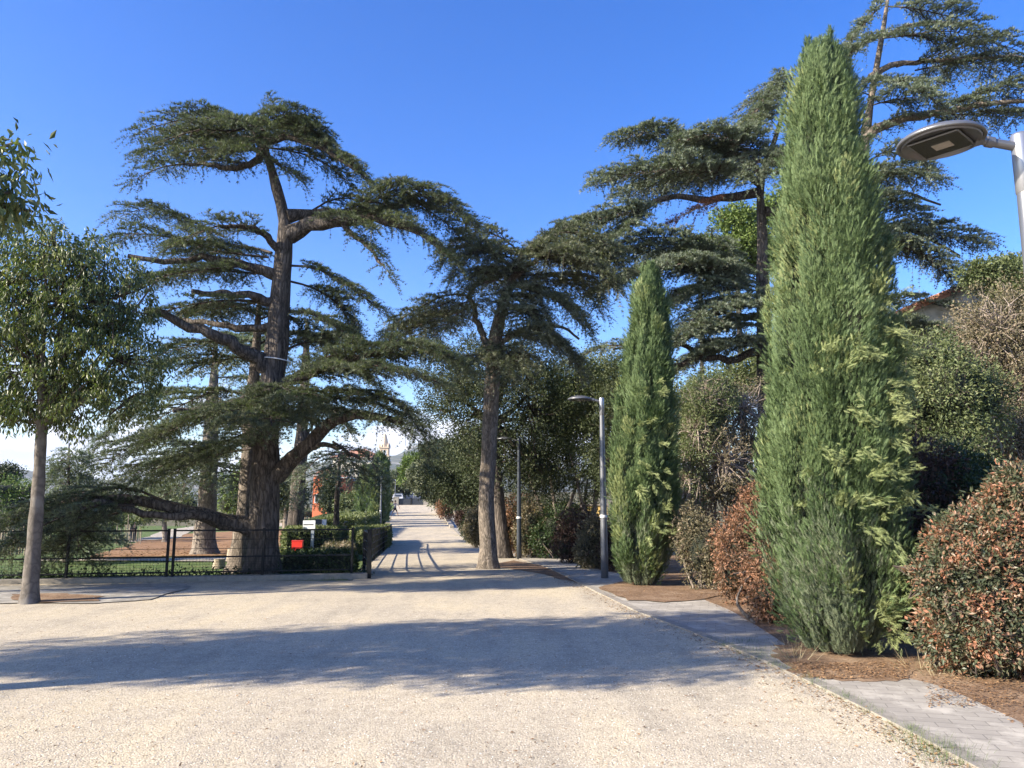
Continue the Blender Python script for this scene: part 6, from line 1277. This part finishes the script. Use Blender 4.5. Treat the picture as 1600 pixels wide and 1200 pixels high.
def tufts(name, label, cs, per, hgt, spread, mat, seed, lay=.45):
    rng = np.random.RandomState(seed); c = rep(np.array(cs), per); n = len(c); e = rng.normal(size=(n, 3)) * (spread, spread, 0); D = nrm(Z + e / spread * lay * .6 + rng.normal(size=(n, 3)) * .2)
    b = MB(); place(BLADE[0], BLADE[1], c + e, D, rng.normal(size=(n, 3)), hgt * rng.uniform(.4, 1.2, n), rng, b, 0, .2); return tag(b.build(name, M[mat]), label, kind='stuff')
kg = [p for p in near_kerb(60, 3, .02, -.03, 4.2, 9.5, 1.0)]
tufts('weeds', 'small green weeds in the joint along the kerb', kg, 26, .06, .035, 'grass', 14)
tufts('grass', 'patches of grass by the pavement edge', [G(u, v) for u, v in ((1468, 1176), (1490, 1191), (1445, 1163), (1182, 1022), (1195, 1030), (1165, 1006), (722, 846), (715, 838), (728, 850))], 240, .075, .12, 'grass', 15)
tufts('dry_grass', 'dry straw-coloured grass at the feet of the cypress and the photinia', [G(u, v) for u, v in ((1232, 1022), (1244, 1030), (1250, 1036), (1236, 1012), (1436, 1046), (1450, 1052), (1428, 1040), (1470, 1060))], 20, .22, .1, 'dry', 16, 1.8)
# grass and ivy in the park
n = 16000; y = 16.9 + 18 * r9.uniform(size=n) ** 1.6; x = -3.6 - (y * .75 - 3) * r9.uniform(size=n); ok = x < XL(y) - .25; x, y = x[ok], y[ok]
ok = wav(np.stack([x, y, y * 0], 1), .9, 8) > -.35; x, y = x[ok], y[ok]
b = MB(); nn = len(x); D = nrm(Z + r9.normal(size=(nn, 3)) * .45); place(BLADE[0], BLADE[1] , np.stack([x, y, gz(x, y)], 1), D, r9.normal(size=(nn, 3)), r9.uniform(.05, .16, nn), r9, b, 0, .3)
tag(b.build('grass', M['grass']), 'rough green grass in the park behind the fence', kind='stuff')
n = 5200; t_ = r9.uniform(size=n); cc = fa[None] * (1 - t_[:, None]) + fb[None] * t_[:, None]; pos = cc + np.stack([r9.normal(size=n) * .1, .35 + np.abs(r9.normal(size=n)) * .28, np.abs(r9.normal(size=n)) * .10 + .02], 1)
pos = pos[(wav(pos, 1.1, 6) > -.5)]
b = MB(); nn = len(pos); place(LEAF[0], LEAF[1], pos, r9.normal(size=(nn, 3)) + Z * .3, Z + r9.normal(size=(nn, 3)) * .5, r9.uniform(.05, .1, nn), r9, b, 0)
tag(b.build('ivy', M['hedged']), 'dark ivy creeping along the foot of the front fence', kind='stuff')
n = 7000; us_ = r9.uniform(150, 450, n); vs_ = r9.uniform(838, 872, n); pts = np.array([G(a_, c_) for a_, c_ in zip(us_[:2600], vs_[:2600])]); pts[:, 2] += .05
scatter('fallen_leaves', 'orange-brown fallen leaves covering the park slope', pts, r9.uniform(.06, .16, len(pts)), LEAF, 'leafl', 17)
# stones at the pavement bend
for i, (u, v, s_) in enumerate(((852, 868, .12), (862, 869, .16), (884, 872, .13), (896, 880, .17), (915, 888, .14), (925, 893, .12))):
    g = G(u, v); b = MB(); b.lathe((0, 0, 0), [(0, -.3), (.9, -.2), (1.0, .2), (.75, .6), (.3, .82), (0, .85)], 9, 0, False); V_ = b.v[0]; b.v[0] = g + (V_ * (1, .7, .7) + .18 * wav(V_, 2.2, i)[:, None]) * s_
    tag(b.build('stone', M['concrete'], None, origin=g), 'grey edging stone at the pavement bend by the dark shrubs', 'stone', 'stones at the pavement bend')

# ------------------------------------------------------------------ air
hm, nt, out = newmat('haze'); pv = N(nt, 'ShaderNodeVolumePrincipled', in_Density=.0001, in_Anisotropy=.2); pv.inputs['Color'].default_value = (.78, .87, 1, 1); nt.links.new(pv.outputs[0], out.inputs['Volume'])
b = MB(); b.box((0, 2900, 140), (11000, 6700, 420)); tag(b.build('haze', hm), 'thin blue haze of the far distance', kind='stuff')
